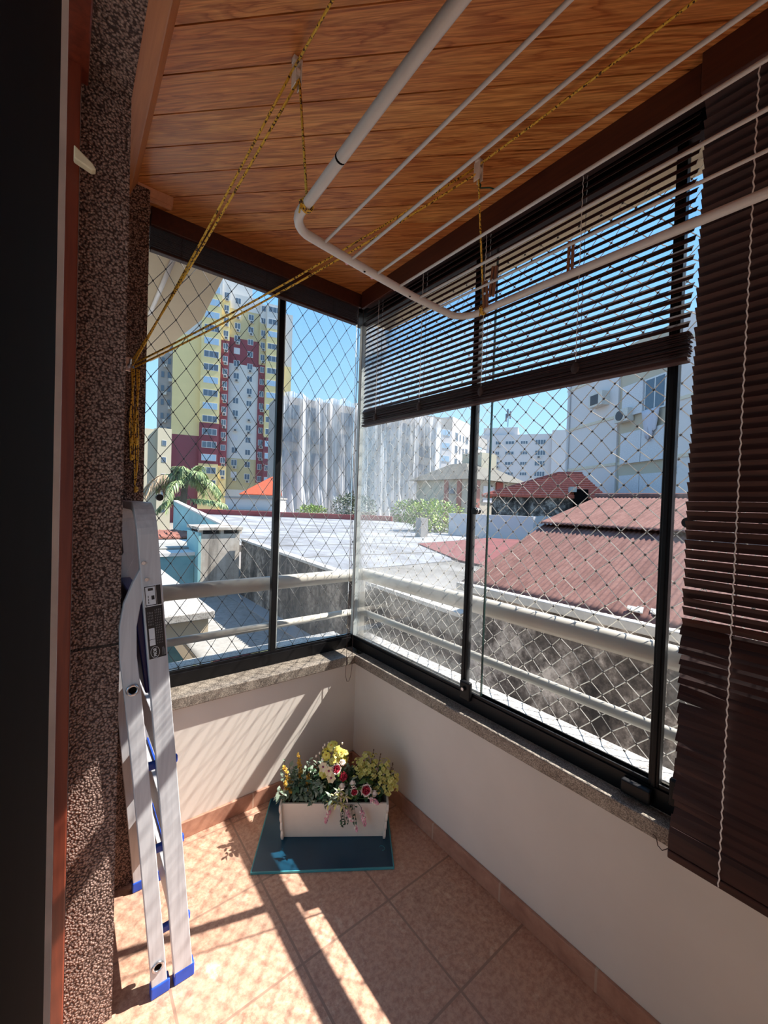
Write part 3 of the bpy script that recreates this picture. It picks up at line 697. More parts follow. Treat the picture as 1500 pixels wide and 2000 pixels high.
def rnd(a=1): return Vc((random.uniform(-a, a), random.uniform(-a, a), random.uniform(-a, a)))
def blossom(mb, c, d, r, n=5, m=0, mc=None, cup=.35):
    c, d = Vc(c), Vc(d).normalized(); a = d.cross(Vc((.2, .1, 1)) if abs(d.z) < .9 else Vc((1, 0, 0))).normalized(); b_ = d.cross(a)
    for k in range(n):
        t = 2*PI*k/n+random.uniform(-.15, .15); q = (a*math.cos(t)+b_*math.sin(t))
        mb.leaf(c, q+d*cup, r, r*.95, m, .25, d)
    if mc is not None: mb.ball(c+d*r*.15, r*.22, 6, mc)
def bunch(name, label, base, tips, fl, stemm='stem', leafm='lf2', leaves=6, ll=.03, group='artificial flower sprays in the planter', curl=.02, flname='blossoms'):
    o = root(name, tuple(base), label, 'flowers', group)
    ms = MB(); ml = MB()
    for t in tips:
        mid = Vc(base).lerp(Vc(t), .5)+rnd(curl)
        p = [Vc(base), Vc(base).lerp(mid, .6), mid, mid.lerp(Vc(t), .6), Vc(t)]
        ms.tube(p, .0014, 5)
        for k in range(leaves):
            f = random.uniform(.15, .95); q = p[min(3, int(f*4))].lerp(p[min(4, int(f*4)+1)], f*4 % 1)
            ml.leaf(q, rnd()+Vc((0, 0, .35)), ll*random.uniform(.6, 1.1), ll*.42)
    ms.build('stems', stemm, o); ml.build('leaves', leafm, o)
    fl(o, tips)
    return o
def small_fl(mats, r, per, spread, n=5, cen=1):
    def f(o, tips):
        for t in tips:
            mb = MB()
            for k in range(per):
                dd = rnd(); mb_c = Vc(t)+Vc((dd.x*spread, dd.y*spread, dd.z*spread*1.1))
                blossom(mb, mb_c, dd+Vc((-.2, -.4, .8)), r*random.uniform(.75, 1.15), n, 0, cen)
            mb.build('flower_head', mats, o)
    return f
TOP = .125
def tips(lst): return [pp(u, v, z) for u, v, z in lst]
# grey-green foliage on the left half
fo = root('sage_foliage', tuple(pp(-.1, .06, TOP)), 'grey green artificial foliage filling the left half of the planter', 'foliage')
ml = MB(); ms = MB()
for k in range(85):
    u = random.uniform(-.215, .06); v = random.uniform(.0, .14); b0 = pp(u, v, TOP)
    t = pp(u+random.uniform(-.05, .035), v+random.uniform(-.06, .04), random.uniform(.17, .26)); ms.tube([b0, b0.lerp(t, .5)+rnd(.01), t], .001, 4)
    for j in range(9):
        q = b0.lerp(t, random.uniform(.35, 1)); ml.leaf(q, rnd()+Vc((0, -.2, .3)), random.uniform(.018, .034), .013)
ms.build('stems', 'stem', fo); ml.build('leaves', 'lf1', fo)
fo = root('deep_green_foliage', tuple(pp(.03, .06, TOP)), 'dark green artificial leaves low in the middle of the planter', 'foliage')
ml = MB()
for k in range(620):
    u = random.uniform(-.19, .2); v = random.uniform(-.004, .15); q = pp(u, v, random.uniform(.14, .225)); ml.leaf(q, rnd()+Vc((0, -.2, .4)), random.uniform(.018, .035), .015)
ml.build('leaves', 'lf3', fo)
fo = root('bright_leaf_sprig', tuple(pp(.085, .03, TOP)), 'few broad bright green leaves right of the red roses', 'foliage')
ml = MB()
for u, v, z, dx in ((.085, .02, .215, -.4), (.1, .02, .225, .3), (.118, .03, .22, .8), (.095, .01, .205, .1)): ml.leaf(pp(u, v, z), E1*dx-E2*.5+Vc((0, 0, .5)), .05, .034)
ml.build('leaves', 'lf2', fo); MB().tube([pp(.085, .03, TOP), pp(.09, .025, .22)], .002, 5).build('stem', 'stem', fo)
bunch('yellow_spray', 'tall spray of pale yellow flowers standing highest in the planter', pp(0, .09, TOP), tips([(-.02, .08, .345), (.012, .075, .325), (.03, .07, .305), (-.012, .06, .30), (-.055, .055, .25), (-.045, .07, .325)]), small_fl(['yel', 'gold'], .0155, 8, .016), leaves=10, leafm='lf1', ll=.028)
o = root('white_bud_spray', tuple(pp(-.06, .08, TOP)), 'thin sprig of tiny white buds left of the yellow spray', 'flowers', 'artificial flower sprays in the planter')
ms = MB()
for u, v, z in ((-.055, .08, .35), (-.062, .085, .335), (-.04, .09, .352), (-.09, .08, .30), (-.085, .06, .285), (.02, .1, .345), (-.075, .07, .32), (-.06, .05, .305)):
    p = pp(u, v, z); ms.tube([pp(-.05, .08, TOP), pp(-.055, .08, .22), p], .0009, 4); MB().ball(p, .005, 6, sq=(1, 1, 1.3)).build('bud', 'cpet', o)
ms.build('stems', 'stem', o)
def orch(o, tp):
    for t in tp:
        mb = MB(); blossom(mb, t, Vc((-.5, -.75, .45))+rnd(.25), .021, 6, 0, 1, .5); mb.build('flower_head', ['orch', 'purple'], o)
bunch('orchid_stem', 'cream orchid blooms with a purple lip beside the upper red rose', pp(-.03, .05, TOP), tips([(-.055, .03, .285), (-.03, .025, .272), (-.02, .02, .245)]), orch, leaves=3)
def rosebloom(o, c, d, r, outer):
    c, d = Vc(c), Vc(d).normalized(); mb = MB(); a = d.cross(Vc((0, 0, 1))).normalized(); b_ = d.cross(a)
    for ring, (k, rr, hh, cup) in enumerate(((3, .35, 1.0, 2.6), (4, .6, .92, 1.7), (5, .85, .8, 1.1))):
        for i in range(k):
            t = 2*PI*i/k+ring*.5; q = a*math.cos(t)+b_*math.sin(t); s_ = d.cross(q)
            p0 = c-d*r*.35; p1 = c+q*r*rr*.75+d*r*.1; p2 = c+q*r*rr+d*r*hh*.7; W = r*(.55+.25*ring)
            v = [mb.v(p0), mb.v(p1-s_*W), mb.v(p1+s_*W), mb.v(p2-s_*W*.7-q*r*.1), mb.v(p2+s_*W*.7-q*r*.1), mb.v(p2+d*r*.12+q*r*.12)]
            mm = 1 if (ring == 2 and outer) else 0
            mb.face((v[0], v[1], v[2]), mm); mb.face((v[1], v[3], v[4], v[2]), mm); mb.face((v[3], v[5], v[4]), mm)
    mb.ball(c+d*r*.2, r*.38, 8, 0)
    return mb.build('bloom', ['rose', 'cpet'], o, solid=.0008)
for lab, (u, v, z), d, r_, outer in (
    ('red rose with white outer petals, uppermost in the planter', (.0, .02, .283), (-.3, -.8, .45), .019, True),
    ('small red rose tucked just below the uppermost rose', (.03, .015, .255), (-.1, -.9, .2), .016, False),
    ('dark red rose in a white bud cup, lower middle of the planter', (.078, -.005, .207), (-.3, -.8, .1), .017, True),
    ('large dark red rose with white petals at the right of the planter', (.128, -.01, .215), (-.4, -.7, .4), .022, True)):
    o = root('red_rose', tuple(pp(u, v+.03, TOP)), lab, 'rose', 'red roses in the planter')
    c = pp(u, v, z); MB().tube([pp(u, v+.03, TOP), pp(u, v+.02, z-.05), c-Vc(d).normalized()*.008], .0018, 6).build('stem', 'stem', o)
    rosebloom(o, c, d, r_, outer)
    mb = MB()
    for k in range(4): mb.leaf(c-Vc((0, 0, .012)), rnd()+Vc((0, -.2, -.2)), .026, .013)
    mb.build('leaves', 'lf2', o)
for lab, (u, v, z) in (('white bud above the uppermost red rose', (.026, .04, .297)), ('white bud left of the large dark red rose', (.072, .0, .233)), ('white bud right of the large dark red rose', (.165, -.005, .195)), ('white bud below the small red rose', (.028, .0, .222))):
    o = root('white_bud', tuple(pp(u, v+.03, TOP)), lab, 'flower bud', 'white buds in the planter')
    c = pp(u, v, z); MB().tube([pp(u, v+.03, TOP), c], .0016, 5).build('stem', 'stem', o)
    mb = MB(); mb.ball(c, .010, 8, sq=(1, 1, 1.5)); blossom(mb, c-Vc((0, 0, .008)), (-.1, -.2, 1), .02, 5, cup=1.6); mb.build('petals', 'cpet', o)
def spike(name, lab, base, tip, mats, r0=.011, nn=70, fr=.006, cat='flowers'):
    o = root(name, tuple(base), lab, cat, 'golden sprigs in the planter')
    b0, t0 = Vc(base), Vc(tip); MB().tube([b0, b0.lerp(t0, .5)+rnd(.008), t0], .0012, 5).build('stem', 'bstem', o)
    mb = MB()
    for k in range(nn):
        f = random.uniform(.45, 1); q = b0.lerp(t0, f)+rnd(r0*(1.35-f)); blossom(mb, q, rnd()+Vc((0, -.4, .5)), fr, 4)
    mb.build('blossoms', mats, o); mb = MB()
    for k in range(6): mb.leaf(b0.lerp(t0, random.uniform(.2, .6)), rnd(), .024, .01)
    mb.build('leaves', 'lf1', o)
spike('golden_sprig', 'leftmost golden flower sprig leaning past the planter end', pp(-.16, .05, TOP), pp(-.222, .04, .278), 'gold', .013)
spike('golden_sprig', 'tall narrow golden sprig second from the left end', pp(-.14, .07, TOP), pp(-.168, .08, .312), 'gold', .010)
spike('golden_sprig', 'short golden sprig low on the left end of the planter', pp(-.18, .03, TOP), pp(-.212, .015, .232), 'gold', .010)
spike('golden_sprig', 'round golden flower cluster in the grey green foliage', pp(-.11, .05, TOP), pp(-.117, .03, .248), 'gold', .016, 60)
bunch('lime_bush', 'yellow green flowering bush filling the right half of the planter', pp(.14, .08, TOP), tips([(.1, .07, .28), (.13, .06, .268), (.09, .05, .262), (.16, .09, .27), (.2, .06, .25), (.235, .05, .235), (.25, .06, .215), (.19, .03, .215), (.155, .05, .245), (.22, .03, .195), (.13, .09, .285), (.175, .03, .19), (.245, .04, .2), (.21, .08, .265), (.11, .05, .245)]), small_fl(['lime', 'gold'], .0095, 18, .022, 4), leaves=16, leafm='lf2', ll=.024)
o = root('dark_twig', tuple(pp(.2, .07, TOP)), 'bare dark twigs poking out of the lime bush', 'twig')
m = MB()
for u, v, z in ((.19, .07, .318), (.16, .09, .322), (.245, .06, .285), (.235, .05, .268)):
    p = pp(u, v, z); m.tube([pp(.2, .07, TOP), pp(u-.01, v, z-.06), p], .0013, 5)
    for k in range(5): m.ball(p+Vc((0, 0, -.008*k))+rnd(.004), .0028, 5)
m.build('twigs', 'bstem', o)
o = root('star_flower', tuple(pp(.02, -.005, TOP+.03)), 'pale green white star flowers spilling over the planter front', 'flowers', 'artificial flower sprays in the planter')
mb = MB(); ms = MB()
for u, v, z in ((.0, -.03, .2), (.02, -.035, .205), (.045, -.03, .2), (-.02, -.035, .175), (.01, -.04, .178), (.035, -.04, .172), (.022, -.03, .222)):
    c = pp(u, v, z); ms.tube([pp(.02, 0, .15), c], .0012, 4)
    for k in range(6): mb.leaf(c, E1*math.cos(k*1.05)-E2*.35+Vc((0, 0, math.sin(k*1.05))), .026, .008, 0 if k % 2 else 1)
ms.build('stems', 'stem', o); mb.build('petals', ['cpet', 'lime'], o)
def hanging(lab, pts):
    o = root('pink_hanging_sprig', tuple(pts[0]), lab, 'flowers', 'pink sprigs hanging over the planter front')
    MB().tube(pts, .0011, 5).build('stem', 'stem', o)
    mb = MB(); n_ = len(pts)-1
    for k in range(46):
        f = random.uniform(.45, 1)*n_; i = min(n_-1, int(f)); q = Vc(pts[i]).lerp(Vc(pts[i+1]), f-i)
        mb.ball(q+rnd(.0085*(1.5-f/n_)), .0042, 5, 0 if random.random() < .7 else 1)
    mb.build('blossoms', ['pink', 'cpet'], o)
hanging('pink flower sprig hanging leftmost over the white planter front', tips([(.01, -.01, .175), (-.012, -.03, .16), (-.026, -.034, .13), (-.032, -.034, .092)]))
hanging('longest pink flower sprig, in the middle of the planter front', tips([(.03, -.01, .18), (.045, -.03, .16), (.065, -.036, .12), (.1, -.038, .062)]))
hanging('pink flower sprig hanging rightmost over the white planter front', tips([(.09, -.01, .17), (.11, -.03, .155), (.12, -.036, .125), (.128, -.036, .088)]))
hanging('short pink sprig beside the large dark red rose', tips([(.1, -.0, .17), (.14, -.02, .185), (.165, -.026, .18), (.178, -.028, .165)]))
o = root('dark_hanging_vine', tuple(pp(.04, 0, .15)), 'thin dark green vine trailing down the planter front', 'vine')
ms = MB(); mb = MB()
for k in range(7):
    u = .03+k*.009; e = pp(u+random.uniform(-.02, .015), -.034, random.uniform(.07, .1)); s_ = pp(u, -.018, .155)
    ms.tube([pp(.04, 0, .15), s_, s_.lerp(e, .5)+rnd(.006), e], .0009, 4)
    for j in range(9): mb.leaf(s_.lerp(e, random.random()), rnd()+Vc((0, 0, -.5)), .012, .006)
ms.build('stems', 'bstem', o); mb.build('leaves', 'lf3', o)
# ------------------------------------------------------------------ outside: next to the balcony
o = root('balcony_parapet', (-1.0, 1.3, .4), 'beige neighbouring parapet with a speckled white granite top', 'parapet')
MB().box(-1.7, -.385, 1.24, 6.6, .545, .60).build('granite_top', 'wgranite', o, bevel=.006)
MB().box(-1.7, -.42, 1.275, 6.6, .39, .545).build('beam', 'soff', o)
MB().box(-1.7, -.72, 1.30, 6.6, -3.5, .39).build('pillar', 'soff', o)
o = root('upper_balcony_slab', (-1.1, 1.4, 2.6), 'cream underside of the neighbouring balcony above the parapet', 'balcony slab')
MB().ext([(x, y, 2.6) for x, y in ((-.60, .46), (-.548, 1.14), (-.60, 1.62), (-.61, 2.1), (-.67, 2.35), (-1.7, 2.38), (-1.7, .46))], (0, 0, .3)).build('slab', 'soff', o)
MB().tube([(-.845, .47, 2.588), (-.835, 1.25, 2.588)], .012, 10).build('pipe', 'enamel', o, smooth=True)

def sheet(name, mats, x0, z0, x1, z1, y0, y1, per, amp, parent=None, m=0, nx=18):
    mb = MB(); ny = int((y1-y0)/per*8); rows = []
    for i in range(nx+1):
        f = i/nx
        rows.append([mb.v((x0+(x1-x0)*f, y0+(y1-y0)*j/ny, z0+(z1-z0)*f+amp*math.sin(2*PI*(y0+(y1-y0)*j/ny)/per))) for j in range(ny+1)])
    for A_, B_ in zip(rows, rows[1:]):
        for j in range(ny): mb.face((A_[j], B_[j], B_[j+1], A_[j+1]), 0)
    return mb.build(name, mats, parent, smooth=True, solid=.008)
o = root('courtyard_roof', (1.2, 4.3, -.95), 'grey corrugated sheet roof down in the courtyard, half in shadow', 'roof')
sheet('sheet', 'cgrey', .30, -.93, 2.19, -.97, .42, 8.3, .085, .012, o)
MB().box(1.9, 2.2, .42, 8.3, -.955, -.935).build('flashing', 'bg', o); MB().box(.3, 2.19, .45, 8.25, -1.2, -.99).build('frame', 'bg', o)
o = root('concrete_wall', (2.27, 4.7, -3.5), 'weathered grey concrete wall running beside the courtyard roof', 'wall')
MB().hexa([(2.2, 1.15, -3.5), (2.33, 1.15, -3.5), (2.33, 8.22, -3.5), (2.2, 8.22, -3.5), (2.2, 1.15, .19), (2.33, 1.15, .19), (2.33, 8.22, .40), (2.2, 8.22, .40)]).build('masonry', 'cwall', o)
MB().hexa([(2.18, 1.15, .19), (2.34, 1.15, .19), (2.34, 8.22, .40), (2.18, 8.22, .40), (2.18, 1.15, .235), (2.34, 1.15, .235), (2.34, 8.22, .445), (2.18, 8.22, .445)]).build('coping', 'gut', o)
o = root('concrete_tank', (1.7, 8.8, -1.2), 'streaked rendered concrete box with a flat lid at the courtyard end', 'tank')
MB().box(1.28, 2.18, 8.3, 9.4, -3.5, .56).build('body', 'cbox', o); MB().box(1.22, 1.28, 8.28, 9.4, -3.5, .60).build('side_strip', 'teal', o)
MB().box(1.22, 2.24, 8.245, 9.45, .66, .725).build('lid', 'cbox', o)
for x in (1.24, 1.72, 2.16): MB().box(x, x+.08, 8.31, 8.45, .56, .66).build('lid_block', 'cbox', o)
MB().box(1.3, 2.2, 8.5, 9.3, .56, .66).build('lid_gap_shade', 'dark', o)  # dark block stands in for the shaded gap under the lid
tag(MB().hexa([(2.2, 9.5, -3.5), (2.32, 9.5, -3.5), (2.32, 16.2, -3.5), (2.2, 16.2, -3.5), (2.2, 9.5, .64), (2.32, 9.5, .64), (2.32, 16.2, 1.24), (2.2, 16.2, 1.24)]).hexa([(2.17, 9.5, .64), (2.36, 9.5, .64), (2.36, 16.22, 1.24), (2.17, 16.22, 1.24), (2.17, 9.5, .69), (2.36, 9.5, .69), (2.36, 16.22, 1.29), (2.17, 16.22, 1.29)], 1).build('teal_wall', ['teal', 'gut'], origin=(2.26, 12.8, -3.5)), 'pale teal rendered wall with sloping white top beyond the tank', 'wall')
tag(MB().box(-1.2, 1.21, 8.6, 8.75, -3.5, .06).build('pool_wall', 'pool', origin=(0, 8.68, -3.5)), 'blue green rendered wall left of the concrete tank', 'wall')
o = root('low_white_roof', (0, 12, .1), 'low white roofs with a patch of old red tiles left of the tank', 'roof')
MB().box(-2.5, 2.15, 8.56, 15, .04, .12).build('slab', 'bw', o); MB().box(-.2, 2.1, 9.2, 10.6, .12, .17).build('grey_sheeting', 'cgrey', o)
m = MB()
for i in range(9):
    for j in range(7):
        c = Vc((1.0+.14*i-.05*j, 12.0+.28*j, .2+.04*(j % 2)+random.uniform(-.02, .02)))
        m.obox(c, Vc((.085, 0, random.uniform(-.02, .02))), (0, .17, .03), (0, 0, .025))
m.build('old_tiles', 'otl', o)
# flat roof
o = root('flat_roof', (6, 12, .2), 'wide pale flat roof with a low red parapet at its far edge', 'roof')
MB().ext([(x, y, .06) for x, y in ((2.38, 4.2), (2.34, 9.4), (2.34, 16.2), (6.03, 31.1), (16.9, 20.4), (14.3, 9.5), (11.6, 8.6), (8.5, 7.3), (5.4, 4.2))][::-1], (0, 0, .17)).build('deck', 'flat', o)
MB().ext([(x, y, .05) for x, y in ((2.38, 1.12), (2.38, 4.2), (5.4, 4.2), (8.5, 7.3), (9.3, 6.6), (5.2, 2.7), (3.8, 1.12))][::-1], (0, 0, .165)).build('near_deck', 'flat2', o)
MB().ext([(6.0, 31.1, .2), (16.9, 20.3, .2), (16.9, 20.3, .58), (6.0, 31.1, .6)], (.25, .25, 0)).build('parapet', 'redp', o)
m = MB()
for k in range(6):
    a_ = Vc((2.4+.05*k, 6+2.3*k, .232)); d_ = Vc((9.5, -1.2-.15*k, 0))
    m.obox(a_+d_*.5, d_*.5, Vc((.02, .03, 0)), (0, 0, .006))
m.build('sheet_seams', 'flat2', o)
tag(MB().ext([(x, y, .19) for x, y in ((7.2, 7.2), (9.1, 7.5), (11.5, 7.9), (12.2, 7.0), (10.3, 5.6), (7.2, 3.9), (5.3, 3.0), (5.5, 4.1))][::-1], (0, 0, .07)).build('red_roof', 'rroof', origin=(8, 6, .19)), 'low dark red roof patch between the flat roof and brown sheet roof', 'roof')
tag(MB().box(9.2, 9.55, 9.2, 9.5, .23, .95).build('roof_vent', 'bg', origin=(9.4, 9.35, .23)), 'small grey vent box standing on the flat roof', 'vent')
tag(MB().ext([(11.45, 9.9, -3.5), (12.85, 6.85, -3.5), (15.0, 7.1, -3.5), (15.2, 7.4, -3.5), (13.0, 7.15, -3.5), (11.7, 10.0, -3.5)], (0, 0, 4.63)).build('garden_wall', 'bl', origin=(12.9, 7.8, -3.5)), 'plain pale wall behind the flat roof below the tiled house', 'wall')
# brown sheet roof building
o = root('brown_roofed_shed', (3.7, -2.4, -3.5), 'long shed with rusty brown corrugated roof and mouldy grey wall', 'shed')
MB().box(2.2, 2.4, -6.5, 1.10, -3.5, .52).build('wall', 'dwall', o)
MB().ext([(2.3, 1.05, -3.5), (7.2, 1.05, -3.5), (7.2, 1.05, .7), (5.27, 1.05, 1.58), (3.7, 1.05, 1.15), (2.3, 1.05, .52)], (0, .06, 0)).build('gable_wall', 'dwall', o)
sheet('lower_roof_sheet', 'broof', 2.14, .60, 3.76, 1.215, -6.5, 1.12, .052, .0055, o)
sheet('upper_roof_sheet', 'broof', 3.62, 1.235, 5.28, 1.64, -6.5, 1.12, .052, .0055, o)
sheet('back_roof_sheet', 'broof', 5.26, 1.645, 7.3, .7, -6.5, 1.12, .085, .007, o)
MB().tube([(5.27, -6.5, 1.645), (5.27, 1.15, 1.645)], .05, 8).build('ridge_cap', 'broof', o, smooth=True)
MB().box(2.06, 2.22, -6.5, 1.12, .525, .602).build('gutter', 'gut', o, bevel=.008)
m = MB()
for k in range(9): m.obox((2.24+random.uniform(-.03, .05), -.60+random.uniform(-.16, .14), .665), Vc((.04, .01, .015))*random.uniform(.5, 1), Vc((0, .035, 0))*random.uniform(.5, 1), (0, 0, .004))
m.build('fallen_chips', 'gut', o)

# ------------------------------------------------------------------ outside: buildings
def win(par, x, z, w, h, y, n=2, mats=('frame', 'pglass'), t=.05, name='window'):
    """x, z: centre on the facade"""
    m = MB(); f = min(.09, w*.08)
    m.box(x-w/2, x+w/2, y-t, y+.02, z-h/2, z+h/2, 0)
    pw = (w-f*(n+1))/n
    for i in range(n):
        a = x-w/2+f+i*(pw+f); m.box(a, a+pw, y-t-.015, y-t+.01, z-h/2+f, z+h/2-f, 1)
    return m.build(name, list(mats), par, local=True, xf=XF)
def acu(par, x, z, y, w=.75, h=.5, t=.4):
    m = MB().box(x-w/2, x+w/2, y-t, y, z-h/2, z+h/2, 0).box(x-w*.36, x+w*.2, y-t-.02, y-t+.01, z-h*.36, z+h*.36, 1)
    return m.build('air_conditioner', ['acm', 'acd'], par, local=True, xf=XF)
XF = None
def pan(par, x0, x1, z0, z1, y0, y1, mt, name='wall_panel'): return MB().box(x0, x1, y0, y1, z0, z1).build(name, mt, par, local=True, xf=XF)
G = -3.5
# tall tower
tw = root('apartment_tower', (19.39, 83.78, G), 'tall yellow, maroon and white apartment tower seen through the far window', 'building', yaw=math.atan2(-.245, .97))
z_ = lambda z: z-G
pan(tw, -4.9, 17.6, 0, z_(40.0), 1.2, 14, 'bw', 'body')
for x0, x1, segs, y in (
    (0, 3.55, ((G, 8.2, 'by'), (8.2, 16.2, 'bm'), (16.2, 41.4, 'by'), (41.4, 45.2, 'bw')), -.9),
    (3.55, 5.1, ((G, 8.0, 'by'), (8.0, 33, 'bm'), (33, 41, 'by'), (41, 44, 'bw')), -.3),
    (5.1, 10.9, ((G, 3.4, 'bw'), (3.4, 9.8, 'bo'), (9.8, 29, 'bw'), (29, 34.2, 'bm'), (34.2, 40, 'bo'), (40, 43, 'bw')), .7),
    (10.9, 12.2, ((G, 5, 'bo'), (5, 29.5, 'bm'), (29.5, 38.2, 'bo'), (38.2, 42, 'bw')), .3),
    (12.2, 15.4, ((G, 3.6, 'by'), (3.6, 14.5, 'bm'), (14.5, 37, 'by'), (37, 42, 'bw')), -.6),
    (15.4, 17.6, ((G, 9, 'bm'), (9, 30, 'by'), (30, 41, 'bw')), .2),
    (-4.9, 0, ((G, 13.6, 'bm'), (13.6, 33, 'by'), (33, 38.5, 'bw')), .2)):
    for a, b_, mt in segs: pan(tw, x0, x1, z_(a), z_(b_), y, 2, mt)
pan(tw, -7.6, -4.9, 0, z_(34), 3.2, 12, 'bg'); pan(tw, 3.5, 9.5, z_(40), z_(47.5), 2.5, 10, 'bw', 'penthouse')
for i in range(16):
    z = z_(42.2-2.52*i); k = random.random
    win(tw, 1.85, z, 2.7, 1.3, -.9, 3, ('frame', 'pglass' if k() < .55 else 'pgl2'))
    if i < 15:
        win(tw, 4.4, z-.3, .95, 1.15, -.3); win(tw, 6.6, z-.5, 1.15, 1.25, .7, 2, ('frame', 'pglass' if k() < .7 else 'shut')); win(tw, 9.2, z-.75, 1.1, 1.2, .7, 2, ('frame', 'pglass' if k() < .7 else 'shut'))
        win(tw, 11.6, z-1.1, .85, 1.2, .3); win(tw, 13.7, z-1.3, 2.5, 1.2, -.6, 3, ('frame', 'pglass' if k() < .6 else 'pgl2'))
        if k() < .75: acu(tw, 4.4+.1, z-1.25, -.3)
        if k() < .6: acu(tw, 6.7, z-1.5, .7)
        if k() < .55: acu(tw, 9.3, z-1.75, .7)
        if k() < .6: acu(tw, 11.75, z-2.05, .3)
m = MB()
for i in range(13):
    for x in (-7.0, -5.9): m.box(x, x+.5, 3.1, 3.25, z_(33-2.7*i), z_(34.2-2.7*i)-0.1)
o_ = m.build('side_windows', 'pglass', tw, local=True)
m = MB()
for i in range(13): m.box(-6.6+.9*(i % 2), -6.0+.9*(i % 2), 2.5, 3.2, z_(32.2-2.7*i), z_(32.8-2.7*i))
m.build('side_air_conditioners', 'acm', tw, local=True)
# cream block
cb = root('cream_block', (8.1, 67, G), 'small cream block at the left edge beside the tower', 'building', yaw=.1)
pan(cb, -2, 3.0, 0, 14.9, 0, 8, 'bc', 'body'); pan(cb, 1.4, 3.3, 0, 15.2, -.5, 3, 'bc')
for i in range(5): win(cb, 2.3, 13-2.5*i, .6, .8, -.5, 1)
# wrapped building
wb_ = root('wrapped_building', (20.14, 47.54, G), 'building under repair wrapped in hanging white sheeting', 'building')
WL = [Vc((20.14, 47.54, 0)), Vc((31.8, 46.0, 0)), Vc((45.8, 45.1, 0))]
MB().ext([(p.x, p.y, G) for p in WL]+[(46.2, 50, G), (21, 53, G)], (0, 0, 18.4)).build('body', 'bg', wb_)
for (a, b_), us in (((WL[0], WL[1]), (1.6, 5.0, 9.6)), ((WL[1], WL[2]), (1.6, 4.6, 7.6, 10.6, 13))):
    d_ = (b_-a).normalized(); n_ = Vc((d_.y, -d_.x, 0))
    for u in us:
        for i in range(5):
            MB().obox(a+d_*u+n_*.03+Vc((0, 0, 13.0-3.0*i)), d_*1.05, n_*.06, (0, 0, .9)).build('window', 'pglass', wb_)
m = MB(); nu, nv = 300, 26; rows = []
tot = (WL[1]-WL[0]).length+(WL[2]-WL[1]).length; l1 = (WL[1]-WL[0]).length
random.seed(11); ph = [random.uniform(0, 6.28) for _ in range(12)]
for j in range(nv+1):
    f = j/nv; row = []
    for i in range(nu+1):
        s_ = -.6+(tot+1.2)*i/nu
        if s_ < l1: d_ = (WL[1]-WL[0]).normalized(); p = WL[0]+d_*s_
        else: d_ = (WL[2]-WL[1]).normalized(); p = WL[1]+d_*(s_-l1)
        n_ = Vc((d_.y, -d_.x, 0))
        g = .75+.30*math.sin(s_*2.1+ph[0]+.7*math.sin(f*3+ph[1]))+.22*math.sin(s_*5.3+ph[2]+1.2*f)+.12*math.sin(s_*11+ph[3]+f*2)+.25*math.sin(s_*.7+ph[4]+f*4)*f
        if f < .25: g += (.25-f)*2.4*(1+math.sin(s_*3+ph[5]))
        top = 15.1+.25*math.sin(s_*.8+ph[6])+.28*abs(math.sin(s_*1.6+ph[7]))-.5*(s_ < 2)*(2-s_)*.5
        row.append(m.v((p.x+n_.x*g, p.y+n_.y*g, -.4+(top+.4)*f)))
    rows.append(row)
for A_, B_ in zip(rows, rows[1:]):
    for i in range(nu): m.face((A_[i], A_[i+1], B_[i+1], B_[i]))
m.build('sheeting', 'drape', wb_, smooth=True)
# white blocks beyond the right window
SC = 1.4; CX, CY, CZ0 = -1.254, -1.79, 1.408
def far(x, y, z, k): return (CX+(x-CX)*k, CY+(y-CY)*k, CZ0+(z-CZ0)*k)
c1 = root('white_corner_block', far(41.25, 41.09, G, SC), 'white apartment block with ribbon windows just right of the sheeted building', 'building', yaw=R_(-6.2)); c1.scale = (SC, SC, SC)
pan(c1, -2, 3.72, 0, z_(12.9), 0, 7, 'bl', 'body'); pan(c1, -2, 3.72, z_(12.9), z_(14.6), 0, 7, 'bg', 'top_band')
for i in range(7): win(c1, 1.9, z_(12.5-1.95*i), 2.9, .95, 0, 3, ('frame', 'pgl2'))
XF = Matrix.Translation((3.77, 0, 0)) @ Matrix.Rotation(R_(23.5), 4, 'Z')
pan(c1, 0, 8.0, 0, z_(15.1), .05, 7, 'bl', 'side_body'); pan(c1, 8.0, 16, 0, z_(12.2), .6, 7, 'bl', 'wing'); pan(c1, 8.0, 16, z_(12.2), z_(14), .5, 7, 'bg', 'top_band')
for i in range(6):
    z = z_(12.3-2.0*i); win(c1, 1.6, z, 1.0, 1.3, .05, 1); win(c1, 3.0, z, .4, 1.0, .05, 1); win(c1, 5.6, z, 1.0, 1.3, .05, 1); win(c1, 4.3, z, .4, 1.0, .05, 1)
    win(c1, 9.6, z, 1.6, 1.0, .6, 2, ('frame', 'pgl2')); win(c1, 12.6, z, 2.2, 1.0, .6, 2, ('frame', 'pgl2'))
XF = None
SD = 1.8
dd = root('lilac_long_block', far(56.31, 41.96, G, SD), 'long pale lilac block with small windows on the skyline', 'building', yaw=R_(-58.6)); dd.scale = (SD, SD, SD)
pan(dd, -2, 20, 0, z_(13.9), 0, 9, 'bl', 'body'); pan(dd, -1.5, 4.2, z_(13.9), z_(15.3), .8, 7, 'bl', 'roof_room'); pan(dd, 9.6, 20, 0, z_(14.3), -.9, 4, 'bl', 'bay')
for i in range(5):
    z = z_(12.55-1.75*i)
    win(dd, 1.0, z, .7, .6, 0); win(dd, 3.0, z, 1.5, .65, 0, 3); win(dd, 5.3, z, 1.2, .65, 0, 3); win(dd, 7.85, z, 1.7, .9, 0, 4)
    acu(dd, 1.2, z-.65, 0, .5, .3)
    if i % 2: acu(dd, 7.7, z-.75, 0, .6, .35)
